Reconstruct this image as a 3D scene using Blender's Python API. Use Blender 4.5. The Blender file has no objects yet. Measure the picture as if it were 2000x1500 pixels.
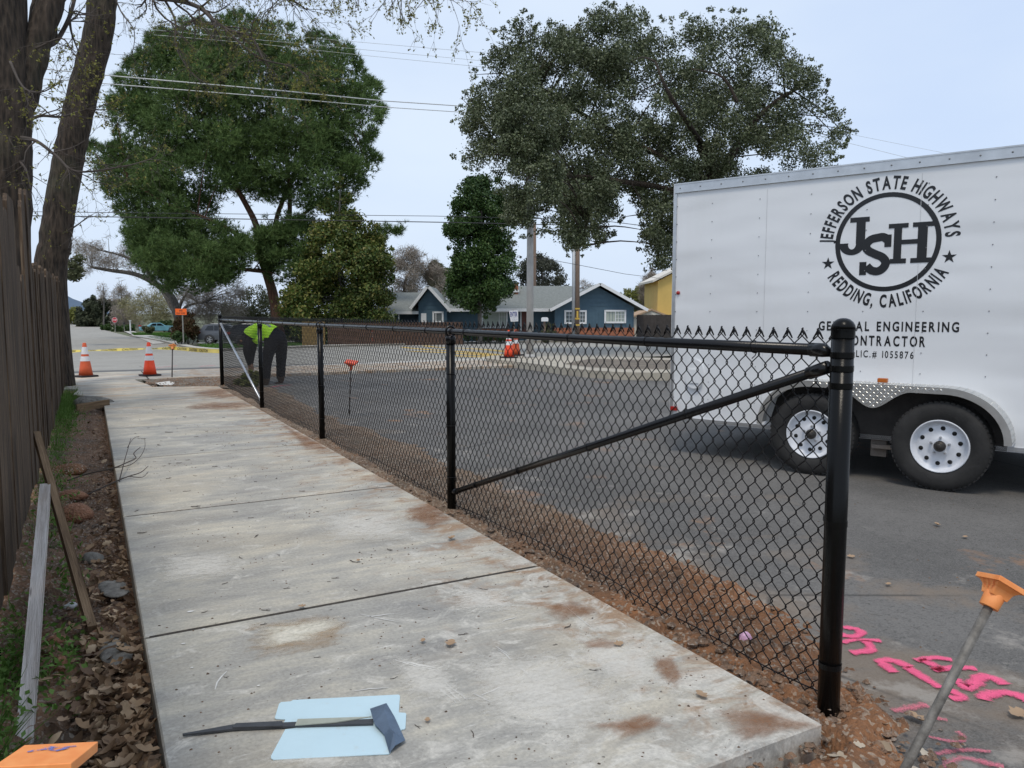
import bpy, bmesh, math, random
import numpy as np
from mathutils import Vector, Matrix
random.seed(7); rng = np.random.default_rng(7)
scene = bpy.context.scene
COL = scene.collection
R = math.radians
# ---------------------------------------------------------------- camera
FOC = 1500.0; EYE = 1.30; HORIZON = 612.0; VANISH = 172.0
pitch = math.atan((750 - HORIZON) / FOC)
yaw = math.atan2(1000 - VANISH, FOC * math.cos(pitch) + (750 - HORIZON) * math.sin(pitch))
FW = Vector((math.sin(yaw) * math.cos(pitch), math.cos(yaw) * math.cos(pitch), -math.sin(pitch)))
RT = Vector((math.cos(yaw), -math.sin(yaw), 0))
UP = RT.cross(FW)
EYEP = Vector((0, 0, EYE))
cam = bpy.data.cameras.new('camera'); camo = bpy.data.objects.new('camera', cam); COL.objects.link(camo)
cam.sensor_width = 36; cam.lens = FOC / 2000 * 36; cam.clip_start = 0.05; cam.clip_end = 9000
mw = Matrix((RT, UP, -FW)).transposed().to_4x4(); mw.translation = EYEP
camo.matrix_world = mw
scene.camera = camo
# ---------------------------------------------------------------- world, sun, exposure
SUN_EL, SUN_AZ = R(64), R(222)      # azimuth clockwise from +Y
world = bpy.data.worlds.new('World'); scene.world = world; world.use_nodes = True
wn = world.node_tree; wn.nodes.clear()
w_out = wn.nodes.new('ShaderNodeOutputWorld'); w_bg = wn.nodes.new('ShaderNodeBackground')
w_sky = wn.nodes.new('ShaderNodeTexSky'); w_sky.sky_type = 'NISHITA'; w_sky.sun_disc = False
w_sky.sun_elevation = SUN_EL; w_sky.sun_rotation = SUN_AZ; w_sky.air_density = 1.2; w_sky.dust_density = 2.0
w_tc = wn.nodes.new('ShaderNodeTexCoord')
w_map = wn.nodes.new('ShaderNodeMapping'); w_map.inputs['Scale'].default_value = (1, 1, 2.6)
w_no = wn.nodes.new('ShaderNodeTexNoise'); w_no.inputs['Scale'].default_value = 1.7; w_no.inputs['Detail'].default_value = 5; w_no.inputs['Roughness'].default_value = .5
w_rp = wn.nodes.new('ShaderNodeValToRGB')
w_rp.color_ramp.elements[0].position = .32; w_rp.color_ramp.elements[0].color = (6.3, 7.6, 9.9, 1)
w_rp.color_ramp.elements[1].position = .68; w_rp.color_ramp.elements[1].color = (7.6, 8.7, 10.2, 1)
w_mx = wn.nodes.new('ShaderNodeMix'); w_mx.data_type = 'RGBA'; w_mx.inputs[0].default_value = .86
L = wn.links.new
L(w_tc.outputs['Generated'], w_map.inputs['Vector']); L(w_map.outputs['Vector'], w_no.inputs['Vector'])
L(w_no.outputs['Fac'], w_rp.inputs['Fac'])
L(w_sky.outputs['Color'], w_mx.inputs[6]); L(w_rp.outputs['Color'], w_mx.inputs[7])
L(w_mx.outputs[2], w_bg.inputs['Color']); L(w_bg.outputs['Background'], w_out.inputs['Surface'])
w_bg.inputs['Strength'].default_value = .1
sl = bpy.data.lights.new('sun', 'SUN'); sl.energy = 1.5; sl.angle = R(14); sl.color = (1, .91, .78)
so = bpy.data.objects.new('sun', sl); COL.objects.link(so)
sd = Vector((math.sin(SUN_AZ) * math.cos(SUN_EL), math.cos(SUN_AZ) * math.cos(SUN_EL), math.sin(SUN_EL)))
so.rotation_euler = sd.to_track_quat('Z', 'Y').to_euler()
scene.view_settings.view_transform = 'Standard'; scene.view_settings.look = 'None'
scene.view_settings.exposure = 0.1; scene.view_settings.gamma = 1
# ---------------------------------------------------------------- places
def sstep(t):
    t = min(1, max(0, t)); return t * t * (3 - 2 * t)
YB = [-60, -20, 0, 10, 18] + list(range(20, 63, 2)) + [80, 120, 200, 400, 900, 2500]
def _zg(y): return -1.2 * sstep((y - 18) / 44.0)
def zg(y):                                   # the street falls away gently beyond the lot
    if y <= YB[0] or y >= YB[-1]: return _zg(y)
    for a, b in zip(YB, YB[1:]):
        if a <= y <= b:
            t = (y - a) / (b - a); return _zg(a) * (1 - t) + _zg(b) * t
def ray(x, y): return FW + RT * ((x - 1000) / FOC) - UP * ((y - 750) / FOC)
def ground_at(x, y, z0=0.0):
    d = ray(x, y); lo = hi = .1
    while EYEP.z + d.z * hi > zg(d.y * hi) + z0 and hi < 2500: lo = hi; hi *= 1.03
    for _ in range(40):
        m = (lo + hi) / 2
        if EYEP.z + d.z * m > zg(d.y * m) + z0: lo = m
        else: hi = m
    return EYEP + d * hi
def point_at(x, y, depth): return EYEP + ray(x, y) * depth
LOT = -.06
# ---------------------------------------------------------------- materials
class NT:
    def __init__(s, name):
        s.m = bpy.data.materials.new(name); s.m.use_nodes = True; s.t = s.m.node_tree
        s.b = s.t.nodes['Principled BSDF']; s.tc = None
    def n(s, t): return s.t.nodes.new('ShaderNode' + t)
    def l(s, a, b): s.t.links.new(a, b)
    def put(s, sock, v):
        if hasattr(v, 'links') or isinstance(v, bpy.types.NodeSocket): s.l(v, sock)
        else:
            if isinstance(v, (tuple, list)) and len(v) == 3 and sock.type == 'RGBA': v = (*v, 1)
            sock.default_value = v
    def obj(s, scale=(1, 1, 1), rot=(0, 0, 0)):
        if not s.tc: s.tc = s.n('TexCoord')
        m = s.n('Mapping'); m.inputs['Scale'].default_value = scale; m.inputs['Rotation'].default_value = rot
        s.l(s.tc.outputs['Object'], m.inputs['Vector']); return m.outputs['Vector']
    def noise(s, scale, detail=4, rough=.55, vec=None, dist=0):
        k = s.n('TexNoise'); k.inputs['Scale'].default_value = scale; k.inputs['Detail'].default_value = detail
        k.inputs['Roughness'].default_value = rough; k.inputs['Distortion'].default_value = dist
        s.l(vec if vec else s.obj(), k.inputs['Vector']); return k.outputs['Fac']
    def voro(s, scale, vec=None, feature='F1', out='Distance'):
        k = s.n('TexVoronoi'); k.feature = feature; k.inputs['Scale'].default_value = scale
        s.l(vec if vec else s.obj(), k.inputs['Vector']); return k.outputs[out]
    def ramp(s, fac, stops):
        k = s.n('ValToRGB'); e = k.color_ramp.elements
        while len(e) < len(stops): e.new(.5)
        for q, (p, c) in zip(e, stops):
            q.position = p; q.color = (*c, 1) if isinstance(c, (tuple, list)) else (c, c, c, 1)
        s.l(fac, k.inputs['Fac']); return k.outputs['Color']
    def mix(s, fac, a, b, mode='MIX'):
        k = s.n('Mix'); k.data_type = 'RGBA'; k.blend_type = mode
        s.put(k.inputs[0], fac); s.put(k.inputs[6], a); s.put(k.inputs[7], b); return k.outputs[2]
    def math(s, op, a, b=0.0, clamp=False):
        k = s.n('Math'); k.operation = op; k.use_clamp = clamp; s.put(k.inputs[0], a); s.put(k.inputs[1], b); return k.outputs[0]
    def mapr(s, v, a, b, c=0.0, d=1.0):
        k = s.n('MapRange'); s.put(k.inputs[0], v)
        for i, q in enumerate((a, b, c, d)): k.inputs[i + 1].default_value = q
        return k.outputs[0]
    def sep(s, vec=None):
        k = s.n('SeparateXYZ'); s.l(vec if vec else s.obj(), k.inputs[0]); return k.outputs
    def island(s):
        k = s.n('NewGeometry'); return k.outputs['Random Per Island']
    def bump(s, h, strength=.5, dist=.02):
        k = s.n('Bump'); k.inputs['Strength'].default_value = strength; k.inputs['Distance'].default_value = dist
        s.put(k.inputs['Height'], h); s.l(k.outputs['Normal'], s.b.inputs['Normal']); return k
    def fin(s, col=None, rough=None, metal=None, alpha=None, spec=None):
        for nme, v in (('Base Color', col), ('Roughness', rough), ('Metallic', metal), ('Alpha', alpha), ('Specular IOR Level', spec)):
            if v is not None: s.put(s.b.inputs[nme], v)
        return s.m
def mul(c, k): return tuple(min(1, x * k) for x in c)
def mat(name, col, rough=.6, metal=0, var=.15, scale=6, bump=0, bscale=60, col2=None, spec=.5, stretch=(1, 1, 1), bd=.01):
    s = NT(name); f = s.noise(scale, 5, .6, s.obj(stretch))
    c = s.ramp(f, [(.3, mul(col, 1 - var)), (.7, col2 or mul(col, 1 + var))])
    if bump: s.bump(s.noise(bscale, 4, .6, s.obj(stretch)), bump, bd)
    return s.fin(c, rough, metal, None, spec)
def leaf_mat(name, cols, rough=.5, trans=.25, clump=.35):
    s = NT(name); i = s.island(); k = len(cols)
    c = s.ramp(i, [(j / max(1, k - 1), q) for j, q in enumerate(cols)])
    f = s.noise(clump, 3); c = s.mix(s.mapr(f, .3, .7, 0, .55), c, mul(cols[0], .75))
    s.fin(c, rough, None, None, .22)
    t = s.n('BsdfTranslucent'); s.l(c, t.inputs['Color']); x = s.n('MixShader'); x.inputs[0].default_value = trans
    o = s.t.nodes['Material Output']; s.l(s.b.outputs[0], x.inputs[1]); s.l(t.outputs[0], x.inputs[2]); s.l(x.outputs[0], o.inputs['Surface'])
    return s.m
# ---------------------------------------------------------------- mesh helpers
def link(name, me, m=None, parent=None, loc=None, world=False):
    o = bpy.data.objects.new(name, me); COL.objects.link(o)
    if m is not None and me is not None: me.materials.append(m)
    if parent is not None:
        o.parent = parent
        if world: o.matrix_parent_inverse = parent.matrix_basis.inverted()
    if loc is not None: o.location = loc
    return o
def tag(o, label=None, cat=None, group=None, kind=None):
    for k, v in (('label', label), ('category', cat), ('group', group), ('kind', kind)):
        if v: o[k] = v
    return o
def thing(name, label, cat, loc=(0, 0, 0), rz=0, group=None):
    o = bpy.data.objects.new(name, None); COL.objects.link(o); o.empty_display_size = .2
    o.location = loc; o.rotation_euler = (0, 0, rz); return tag(o, label, cat, group)
def np_mesh(name, V, Fc, smooth=False):
    V = np.asarray(V, np.float32); Fc = np.asarray(Fc, np.int32); n, k = Fc.shape
    me = bpy.data.meshes.new(name); me.vertices.add(len(V)); me.vertices.foreach_set('co', V.ravel())
    me.loops.add(n * k); me.loops.foreach_set('vertex_index', Fc.ravel())
    me.polygons.add(n); me.polygons.foreach_set('loop_start', np.arange(0, n * k, k, dtype=np.int32))
    try: me.polygons.foreach_set('loop_total', np.full(n, k, np.int32))
    except Exception: pass
    if smooth: me.polygons.foreach_set('use_smooth', np.ones(n, bool))
    me.update(calc_edges=True); return me
class MB:
    def __init__(s): s.v = []; s.f = []; s.sm = []
    def add(s, vs, fs, smooth=False, M=None):
        b = len(s.v)
        s.v += [tuple(M @ Vector(q)) if M else tuple(q) for q in vs]
        s.f += [tuple(b + i for i in f) for f in fs]; s.sm += [smooth] * len(fs)
    def box(s, c, d, M=None, rz=0, taper=1.0):
        hx, hy, hz = d[0] / 2, d[1] / 2, d[2] / 2; vs = []
        for z, k in ((-hz, 1), (hz, taper)):
            for x, y in ((-hx, -hy), (hx, -hy), (hx, hy), (-hx, hy)):
                x *= k; y *= k
                vs.append((c[0] + x * math.cos(rz) - y * math.sin(rz), c[1] + x * math.sin(rz) + y * math.cos(rz), c[2] + z))
        s.add(vs, [(3, 2, 1, 0), (4, 5, 6, 7), (0, 1, 5, 4), (1, 2, 6, 5), (2, 3, 7, 6), (3, 0, 4, 7)], False, M)
    def prism(s, poly, axis, d0, d1, M=None):          # poly 2D; axis: which coordinate is the depth
        n = len(poly); vs = []
        for d in (d0, d1):
            for a, b in poly: vs.append((d, a, b) if axis == 0 else (a, d, b) if axis == 1 else (a, b, d))
        s.add(vs, [tuple(range(n)), tuple(reversed(range(n, 2 * n)))] + [(i, (i + 1) % n, n + (i + 1) % n, n + i) for i in range(n)], False, M)
    def tube(s, pts, rad, sides=8, cap=True, smooth=True, M=None):
        pts = [Vector(p) for p in pts]; n = len(pts)
        rad = [rad] * n if not hasattr(rad, '__len__') else rad
        vs = []; ref = None
        for i, p in enumerate(pts):
            t = (pts[min(i + 1, n - 1)] - pts[max(i - 1, 0)]).normalized()
            if ref is None: ref = Vector((0, 0, 1)).cross(t) if abs(t.z) < .9 else Vector((1, 0, 0)).cross(t)
            a = (ref - t * ref.dot(t)).normalized(); b = t.cross(a); ref = a
            for k in range(sides):
                q = 2 * math.pi * k / sides; vs.append(p + (a * math.cos(q) + b * math.sin(q)) * rad[i])
        fs = [(i * sides + k, i * sides + (k + 1) % sides, (i + 1) * sides + (k + 1) % sides, (i + 1) * sides + k) for i in range(n - 1) for k in range(sides)]
        if cap: fs += [tuple(reversed(range(sides))), tuple(range((n - 1) * sides, n * sides))]
        s.add(vs, fs, smooth, M)
    def lathe(s, prof, sides=24, M=None, smooth=True, closed=False):    # prof (r, h), about z
        n = len(prof); vs = [(r * math.cos(2 * math.pi * k / sides), r * math.sin(2 * math.pi * k / sides), h) for r, h in prof for k in range(sides)]
        fs = [(i * sides + k, i * sides + (k + 1) % sides, (i + 1) * sides + (k + 1) % sides, (i + 1) * sides + k) for i in range(n - 1) for k in range(sides)]
        if not closed: fs += [tuple(reversed(range(sides))), tuple(range((n - 1) * sides, n * sides))]
        s.add(vs, fs, smooth, M)
    def ball(s, c, r, n=10, squash=(1, 1, 1), rough=0, M=None):
        prof = [(max(1e-4, math.sin(math.pi * i / n)), -math.cos(math.pi * i / n)) for i in range(n + 1)]
        m = n * 2; vs = []
        for a, h in prof:
            for k in range(m):
                j = 1 + rough * random.uniform(-1, 1) if k else 1
                q = 2 * math.pi * k / m
                vs.append((c[0] + r * squash[0] * a * math.cos(q) * j, c[1] + r * squash[1] * a * math.sin(q) * j, c[2] + r * squash[2] * h))
        fs = [(i * m + k, i * m + (k + 1) % m, (i + 1) * m + (k + 1) % m, (i + 1) * m + k) for i in range(n) for k in range(m)]
        s.add(vs, fs, True, M)
    def ribbon(s, pts, width, up=Vector((0, 0, 1))):
        pts = [Vector(p) for p in pts]; n = len(pts); vs = []
        for i, p in enumerate(pts):
            t = (pts[min(i + 1, n - 1)] - pts[max(i - 1, 0)]).normalized(); b = up.cross(t).normalized()
            w = width[i] if hasattr(width, '__len__') else width
            vs += [p + b * w / 2, p - b * w / 2]
        s.add(vs, [(2 * i, 2 * i + 1, 2 * i + 3, 2 * i + 2) for i in range(n - 1)])
    def mesh(s, name, bevel=0):
        me = bpy.data.meshes.new(name); me.from_pydata(s.v, [], s.f); me.update()
        me.polygons.foreach_set('use_smooth', s.sm)
        if bevel:
            bm = bmesh.new(); bm.from_mesh(me); bmesh.ops.remove_doubles(bm, verts=bm.verts, dist=1e-5)
            es = [e for e in bm.edges if len(e.link_faces) == 2 and e.calc_face_angle(0) > .6]
            bmesh.ops.bevel(bm, geom=es, offset=bevel, segments=2, profile=.5, affect='EDGES'); bm.to_mesh(me); bm.free()
        return me
    def build(s, name, m, parent=None, world=False, bevel=0): return link(name, s.mesh(name, bevel), m, parent, None, world)
def frame_M(o, x, y, z):
    m = Matrix((Vector(x), Vector(y), Vector(z))).transposed().to_4x4(); m.translation = Vector(o); return m
def axis_M(p, d):                              # local z along d
    d = Vector(d).normalized(); m = d.to_track_quat('Z', 'Y').to_matrix().to_4x4(); m.translation = Vector(p); return m
def drape(name, poly, off, m, parent=None, skirt=0):     # a sheet (or kerbed slab) following the ground
    bm = bmesh.new(); f = bm.faces.new([bm.verts.new((p[0], p[1], 0)) for p in poly])
    f.normal_update()
    if f.normal.z < 0: f.normal_flip()
    for y in YB[4:]:
        bmesh.ops.bisect_plane(bm, geom=bm.verts[:] + bm.edges[:] + bm.faces[:], plane_co=(0, y, 0), plane_no=(0, 1, 0))
    if skirt:
        be = [e for e in bm.edges if e.is_boundary]
        r = bmesh.ops.extrude_edge_only(bm, edges=be); low = {v for v in r['geom'] if isinstance(v, bmesh.types.BMVert)}
    else: low = set()
    for v in bm.verts: v.co.z = zg(v.co.y) + off - (skirt if v in low else 0)
    bmesh.ops.triangulate(bm, faces=[q for q in bm.faces if len(q.verts) > 4])
    bmesh.ops.recalc_face_normals(bm, faces=bm.faces)
    me = bpy.data.meshes.new(name); bm.to_mesh(me); bm.free()
    o = link(name, me, m, parent)
    if parent is None: tag(o, kind='structure')
    return o
def pix_poly(pts, z0=0.0): return [ground_at(x, y, z0) for x, y in pts]
# ---- lettering
_gl = {}
def glyph(ch, bold=0.0):
    k = (ch, bold)
    if k not in _gl:
        cu = bpy.data.curves.new('g', 'FONT'); cu.body = ch; cu.size = 1; cu.offset = bold; cu.resolution_u = 4; cu.fill_mode = 'FRONT'
        o = bpy.data.objects.new('g', cu); me = bpy.data.meshes.new_from_object(o)
        vs = [tuple(v.co) for v in me.vertices]; fs = [tuple(p.vertices) for p in me.polygons]
        bpy.data.objects.remove(o); bpy.data.curves.remove(cu); bpy.data.meshes.remove(me)
        x0 = min([v[0] for v in vs], default=0); x1 = max([v[0] for v in vs], default=0)
        _gl[k] = ([(v[0] - x0, v[1], 0) for v in vs], fs, x1 - x0)
    return _gl[k]
CAP = .70                                       # cap height of the built-in font at size 1
def text_fit(mb, txt, x0, x1, z, cap, M, bold=.02, gap=.12, y=0.0):   # lays text in the local x-z plane
    ws = [(.3 if c == ' ' else glyph(c, bold)[2]) for c in txt]; tot = sum(ws) + gap * (len(txt) - 1)
    kx = (x1 - x0) / tot; kz = cap / CAP; x = x0
    for c, w in zip(txt, ws):
        if c != ' ':
            vs, fs, _ = glyph(c, bold); mb.add([(x + v[0] * kx, y, z + v[1] * kz) for v in vs], fs, False, M)
        x += (w + gap) * kx
def text_arc(mb, txt, c, r, a0, a1, cap, M, bold=.02, gap=.12, y=0.0, inside=False, squeeze=.8):
    ws = [(.28 if q == ' ' else glyph(q, bold)[2]) for q in txt]; tot = sum(ws) + gap * (len(txt) - 1); s = 0
    k = cap / CAP; kx = abs(a1 - a0) * (r + cap / 2) / tot
    for q, w in zip(txt, ws):
        a = a0 + (a1 - a0) * (s + w / 2) / tot
        if q != ' ':
            vs, fs, _ = glyph(q, bold); out = []
            for v in vs:
                lx = (v[0] - w / 2) * kx; lz = v[1] * k
                if inside: rr = r + cap - lz; tx, tz = -math.sin(a), math.cos(a)
                else: rr = r + lz; tx, tz = math.sin(a), -math.cos(a)
                out.append((c[0] + rr * math.cos(a) + lx * tx, y, c[1] + rr * math.sin(a) + lx * tz))
            mb.add(out, fs, False, M)
        s += w + gap
# ================================================================ SETTING
def m_concrete():
    s = NT('sidewalk_concrete'); o = s.obj()
    brush = s.noise(2.2, 7, .68, s.obj((.55, 9, 1), (0, 0, .03)), .15); blot = s.noise(1.6, 8, .7, s.obj((.8, 1.5, 1)), .3); fine = s.noise(70, 3, .6)
    c = s.ramp(s.math('ADD', s.math('MULTIPLY', blot, .78), s.math('MULTIPLY', brush, .22)),
               [(.36, (.335, .33, .315)), (.49, (.47, .455, .415)), (.63, (.69, .645, .54))])
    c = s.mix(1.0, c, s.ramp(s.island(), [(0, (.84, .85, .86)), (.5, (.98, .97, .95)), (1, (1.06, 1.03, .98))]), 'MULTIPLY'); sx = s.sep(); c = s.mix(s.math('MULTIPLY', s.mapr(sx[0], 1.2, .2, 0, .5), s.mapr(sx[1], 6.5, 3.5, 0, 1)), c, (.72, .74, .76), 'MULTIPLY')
    warm = s.noise(.8, 4, .6, s.obj((1, 1.6, 1))); c = s.mix(s.mapr(warm, .5, .75, 0, .5), c, (.58, .49, .35))
    xy = s.sep()
    # reddish soil tracked along the fence side and at the far end
    edge = s.mapr(xy[0], 1.0, 2.0, 0, 1); soil = s.noise(3.2, 7, .7, s.obj((1, 1.5, 1)), .8)
    c = s.mix(s.math('MULTIPLY', s.mapr(s.math('ADD', soil, s.math('MULTIPLY', edge, .17)), .60, .76, 0, .8), s.mapr(edge, .0, .8, .25, 1)), c, (.36, .21, .11))
    endm = s.math('MULTIPLY', s.mapr(xy[1], 10.5, 12.5), s.mapr(s.noise(1.5, 5, .6, s.obj((.6, 3, 1))), .47, .62)); c = s.mix(s.math('MULTIPLY', endm, .6), c, (.5, .33, .2))
    # white scuffs of dried cement
    near = s.mapr(s.math('ADD', s.math('MULTIPLY', xy[0], .5), s.math('MULTIPLY', xy[1], -.28)), -.5, .5, 0, .1)
    sc = s.mapr(s.math('ADD', s.noise(4.5, 8, .72, s.obj((1, 1.3, 1), (0, 0, .5)), 1.2), near), .555, .66, 0, .75); c = s.mix(sc, c, (.70, .67, .60))
    sc2 = s.mapr(s.noise(9, 6, .7, s.obj((.5, 4, 1), (0, 0, .15))), .62, .70, 0, .75); c = s.mix(sc2, c, (.72, .70, .65))
    scr = s.mapr(s.noise(5, 6, .85, s.obj((12, .5, 1), (0, 0, -.9))), .63, .68, 0, .6); c = s.mix(s.math('MULTIPLY', scr, s.mapr(blot, .5, .6)), c, (.66, .64, .6))
    c = s.mix(s.mapr(fine, .25, .75, 0, .4), c, (.2, .2, .2), 'MULTIPLY'); pit = s.mapr(s.noise(240, 3, .6), .62, .70, 0, .5); c = s.mix(pit, c, (.16, .15, .14)); drk = s.mapr(s.noise(2.4, 7, .72, s.obj((.7, 2.2, 1), (0, 0, .4))), .56, .68, 0, .45); c = s.mix(drk, c, (.26, .245, .225))
    dot = s.mapr(s.voro(9, None), .035, .05, 1, 0); c = s.mix(s.math('MULTIPLY', dot, .7), c, (.1, .09, .08))
    s.bump(s.math('ADD', s.math('MULTIPLY', s.noise(4, 4, .6, s.obj((1, 22, 1))), .6), s.math('MULTIPLY', fine, .7)), .4, .005)
    return s.fin(c, .85)
def m_asphalt(name, a, b, dust=None, worn=.25):
    s = NT(name); f = s.noise(130, 4, .7); g = s.noise(.7, 5, .6); h = s.noise(14, 5, .65)
    c = s.mix(s.mapr(g, .38, .62), a, b); c = s.mix(s.mapr(s.noise(.33, 5, .65, s.obj((1, .45, 1))), .5, .66, 0, .6), c, mul(a, .8)); c = s.mix(s.mapr(f, .35, .7, 0, .6), c, mul(b, 1.9)); c = s.mix(s.mapr(s.noise(60, 4, .7), .5, .72, 0, .7), c, mul(a, .45)); c = s.mix(s.mapr(h, .5, .8, 0, worn), c, mul(b, 1.7))
    pale = s.mapr(s.noise(900, 2, .5), .70, .76, 0, .5); c = s.mix(pale, c, (.42, .4, .37))
    if dust:
        xy = s.sep(); k = s.mapr(xy[0], 2.5, 5.0, .12, -.06); near = s.mapr(xy[1], 1.0, 8.0, .05, -.06)
        d = s.mapr(s.math('ADD', s.math('ADD', s.noise(1.3, 6, .65, None, .5), k), near), .58, .74, 0, .6); c = s.mix(d, c, dust)
        p = s.mapr(s.math('ADD', s.noise(3.1, 6, .7, s.obj((1, 1, 1), (0, 0, 1))), s.math('MULTIPLY', k, .8)), .63, .72, 0, .6); c = s.mix(p, c, (.36, .33, .29))
        cl = s.mapr(s.noise(1.1, 6, .7, s.obj((1, 1, 1), (0, 0, 2))), .61, .70, 0, .75); c = s.mix(cl, c, (.33, .17, .08))
    ck = s.mapr(s.voro(.35, s.obj((1, 1, 1)), 'DISTANCE_TO_EDGE'), .0, .006, 1, 0); ck = s.math('MULTIPLY', ck, s.mapr(g, .48, .55)); c = s.mix(s.math('MULTIPLY', ck, .7), c, (.02, .02, .02))
    s.bump(s.math('ADD', f, s.math('MULTIPLY', h, .6)), .5, .008)
    return s.fin(c, .85)
def m_dirt(name, red, dark, pale, far=None):
    s = NT(name); a = s.noise(2.1, 6, .65, None, .4); b = s.noise(26, 6, .7); v = s.voro(85, None, 'F1', 'Color')
    c = s.ramp(a, [(.35, dark), (.5, red), (.65, mul(red, 1.25))]); c = s.mix(s.mapr(b, .35, .7, 0, .6), c, mul(dark, .6))
    if far: yy = s.sep(); c = s.mix(s.math('MULTIPLY', s.mapr(yy[1], 2.6, 4.6), .75), c, s.ramp(s.noise(3, 6, .7), [(.35, mul(far, .6)), (.65, mul(far, 1.3))]))
    hs = s.n('RGBToBW'); s.l(v, hs.inputs[0]); c = s.mix(s.mapr(hs.outputs[0], .68, .82, 0, .55), c, pale)
    s.bump(s.math('ADD', b, s.math('MULTIPLY', s.voro(60), .6)), 1.0, .02)
    return s.fin(c, .95)
CONC = m_concrete()
PAVE = mat('pale_pavement', (.47, .45, .41), .85, 0, .14, 2.5, .3, 60)
KERB = mat('kerb_concrete', (.42, .38, .31), .85, 0, .2, 3, .4, 50)
ASPH = m_asphalt('lot_asphalt', (.060, .057, .053), (.128, .121, .112), (.23, .175, .125))
ROAD = m_asphalt('street_asphalt', (.21, .198, .172), (.285, .27, .238), None, .4)
PATCHA = m_asphalt('fresh_asphalt', (.085, .083, .08), (.115, .112, .107))
DIRT = m_dirt('soil', (.23, .125, .068), (.12, .08, .052), (.40, .35, .28))
DIRT_R = m_dirt('red_soil', (.30, .135, .058), (.15, .085, .048), (.50, .43, .34), (.20, .155, .112))
GRAV = m_dirt('gravel_bed', (.21, .17, .13), (.12, .10, .08), (.42, .40, .36))
EARTH = mat('far_earth', (.14, .125, .085), .95, 0, .3, .2, .2, 4, (.13, .16, .07))
LAWN = mat('lawn_grass', (.075, .16, .03), .9, 0, .35, 1.2, .5, 40)
WHITEP = mat('white_road_paint', (.55, .55, .53), .7, 0, .2, 6)
YELP = mat('yellow_road_paint', (.55, .36, .06), .7, 0, .2, 6)
def paint_mat(name, col, thr=.5, sc=14, grain=True):
    s = NT(name); a = s.mapr(s.noise(sc, 7, .7), thr - .10, thr + .04)
    f = s.noise(150, 3); a = s.math('MULTIPLY', a, s.mapr(f, .33, .5)) if grain else s.math('MULTIPLY', a, .8); c = s.mix(s.mapr(s.noise(9), .4, .6), col, mul(col, .8))
    return s.fin(c, .7, 0, a)
def spray_mat(name, col, cut):
    s = NT(name); a = s.n('Attribute'); a.attribute_name = 'fade'; n = s.noise(26, 7, .75); g_ = s.noise(190, 3, .6)
    k = s.math('ADD', a.outputs['Fac'], s.math('MULTIPLY', s.math('SUBTRACT', s.math('ADD', s.math('MULTIPLY', n, .6), s.math('MULTIPLY', g_, .6)), .6), 1.5))
    return s.fin(s.mix(s.mapr(n, .35, .65), col, mul(col, .75)), .75, 0, s.mapr(k, cut + .08, cut + .65, 0, .92))
PINK = spray_mat('pink_marking_paint', (.98, .13, .28), .22); PINKF = spray_mat('faded_pink_paint', (.92, .22, .30), .55)

gb = MB(); xs = [-2500, -600, -150, -40, -10, 10, 40, 150, 600, 2500]
vs = [(x, y, zg(y) - .13) for y in YB for x in xs]; n = len(xs)
gb.add(vs, [(j * n + i, j * n + i + 1, (j + 1) * n + i + 1, (j + 1) * n + i) for j in range(len(YB) - 1) for i in range(n - 1)])
tag(gb.build('ground', EARTH), kind='structure')
def bumpy(name, x0, x1, y0, y1, step, fn, m):
    nx = int((x1 - x0) / step) + 1; ny = int((y1 - y0) / step) + 1
    X, Y = np.meshgrid(np.linspace(x0, x1, nx), np.linspace(y0, y1, ny)); Z = fn(X, Y)
    V = np.stack([X.ravel(), Y.ravel(), Z.ravel()], 1); i = np.arange(nx * ny).reshape(ny, nx)
    Fc = np.stack([i[:-1, :-1].ravel(), i[:-1, 1:].ravel(), i[1:, 1:].ravel(), i[1:, :-1].ravel()], 1)
    return tag(link(name, np_mesh(name, V, Fc, True), m), kind='structure')
def fbm(X, Y, f, seed, octv=5):
    g = np.random.default_rng(seed); Z = np.zeros_like(X); a = 1.0
    for _ in range(octv):
        for _k in range(4):
            th = g.uniform(0, 6.28); ph = g.uniform(0, 6.28); Z += a * np.sin(f * (X * math.cos(th) + Y * math.sin(th)) + ph) / 4
        f *= 2.03; a *= .55
    return Z
def soil_left(X, Y):
    z = -.085 + .03 * fbm(X, Y, 5, 3) + .012 * rng.standard_normal(X.shape) * (Y < 7)
    z += np.clip(-.05 - X, 0, 1) * .16                      # banked up against the fence
    return np.minimum(z, np.where(X > -.02, -.05 - .5 * np.clip(X + .02, 0, .15), 9))
bumpy('soil', -3.5, .16, -1.2, 17.3, .035, soil_left, DIRT)
def lot_edge(Y): return np.where(Y > 2.6, 2.74 + .06 * np.sin(Y * 1.1) + .03 * np.sin(Y * 3.7 + 1), np.interp(Y, [-3, .7, 1.0, 1.25, 1.5, 2.0, 2.6], [1.2, 1.5, 1.75, 2.02, 2.28, 2.5, 2.62]))
def soil_right(X, Y):
    e = lot_edge(Y); z = -.045 + .022 * fbm(X, Y, 6, 9) + .009 * fbm(X, Y, 31, 12, 3) + .010 * rng.standard_normal(X.shape) * (Y < 6) - np.clip((X - e) * .25, -.02, .09)
    z = np.where(X < 2.0, np.minimum(z, -.10 - (2.0 - X) * .3), z)
    return z
def soil_right2(X, Y):
    z = soil_right(X, Y); e = lot_edge(Y)
    zn = -.058 + .022 * fbm(X, Y, 7, 5) + .008 * rng.standard_normal(X.shape) - np.clip((X - e) * .4, -.02, .2)
    return np.where(Y < 1.5, zn, z)
bumpy('red_soil', 1.2, 3.3, -.6, 16.2, .03, soil_right2, DIRT_R)
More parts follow.
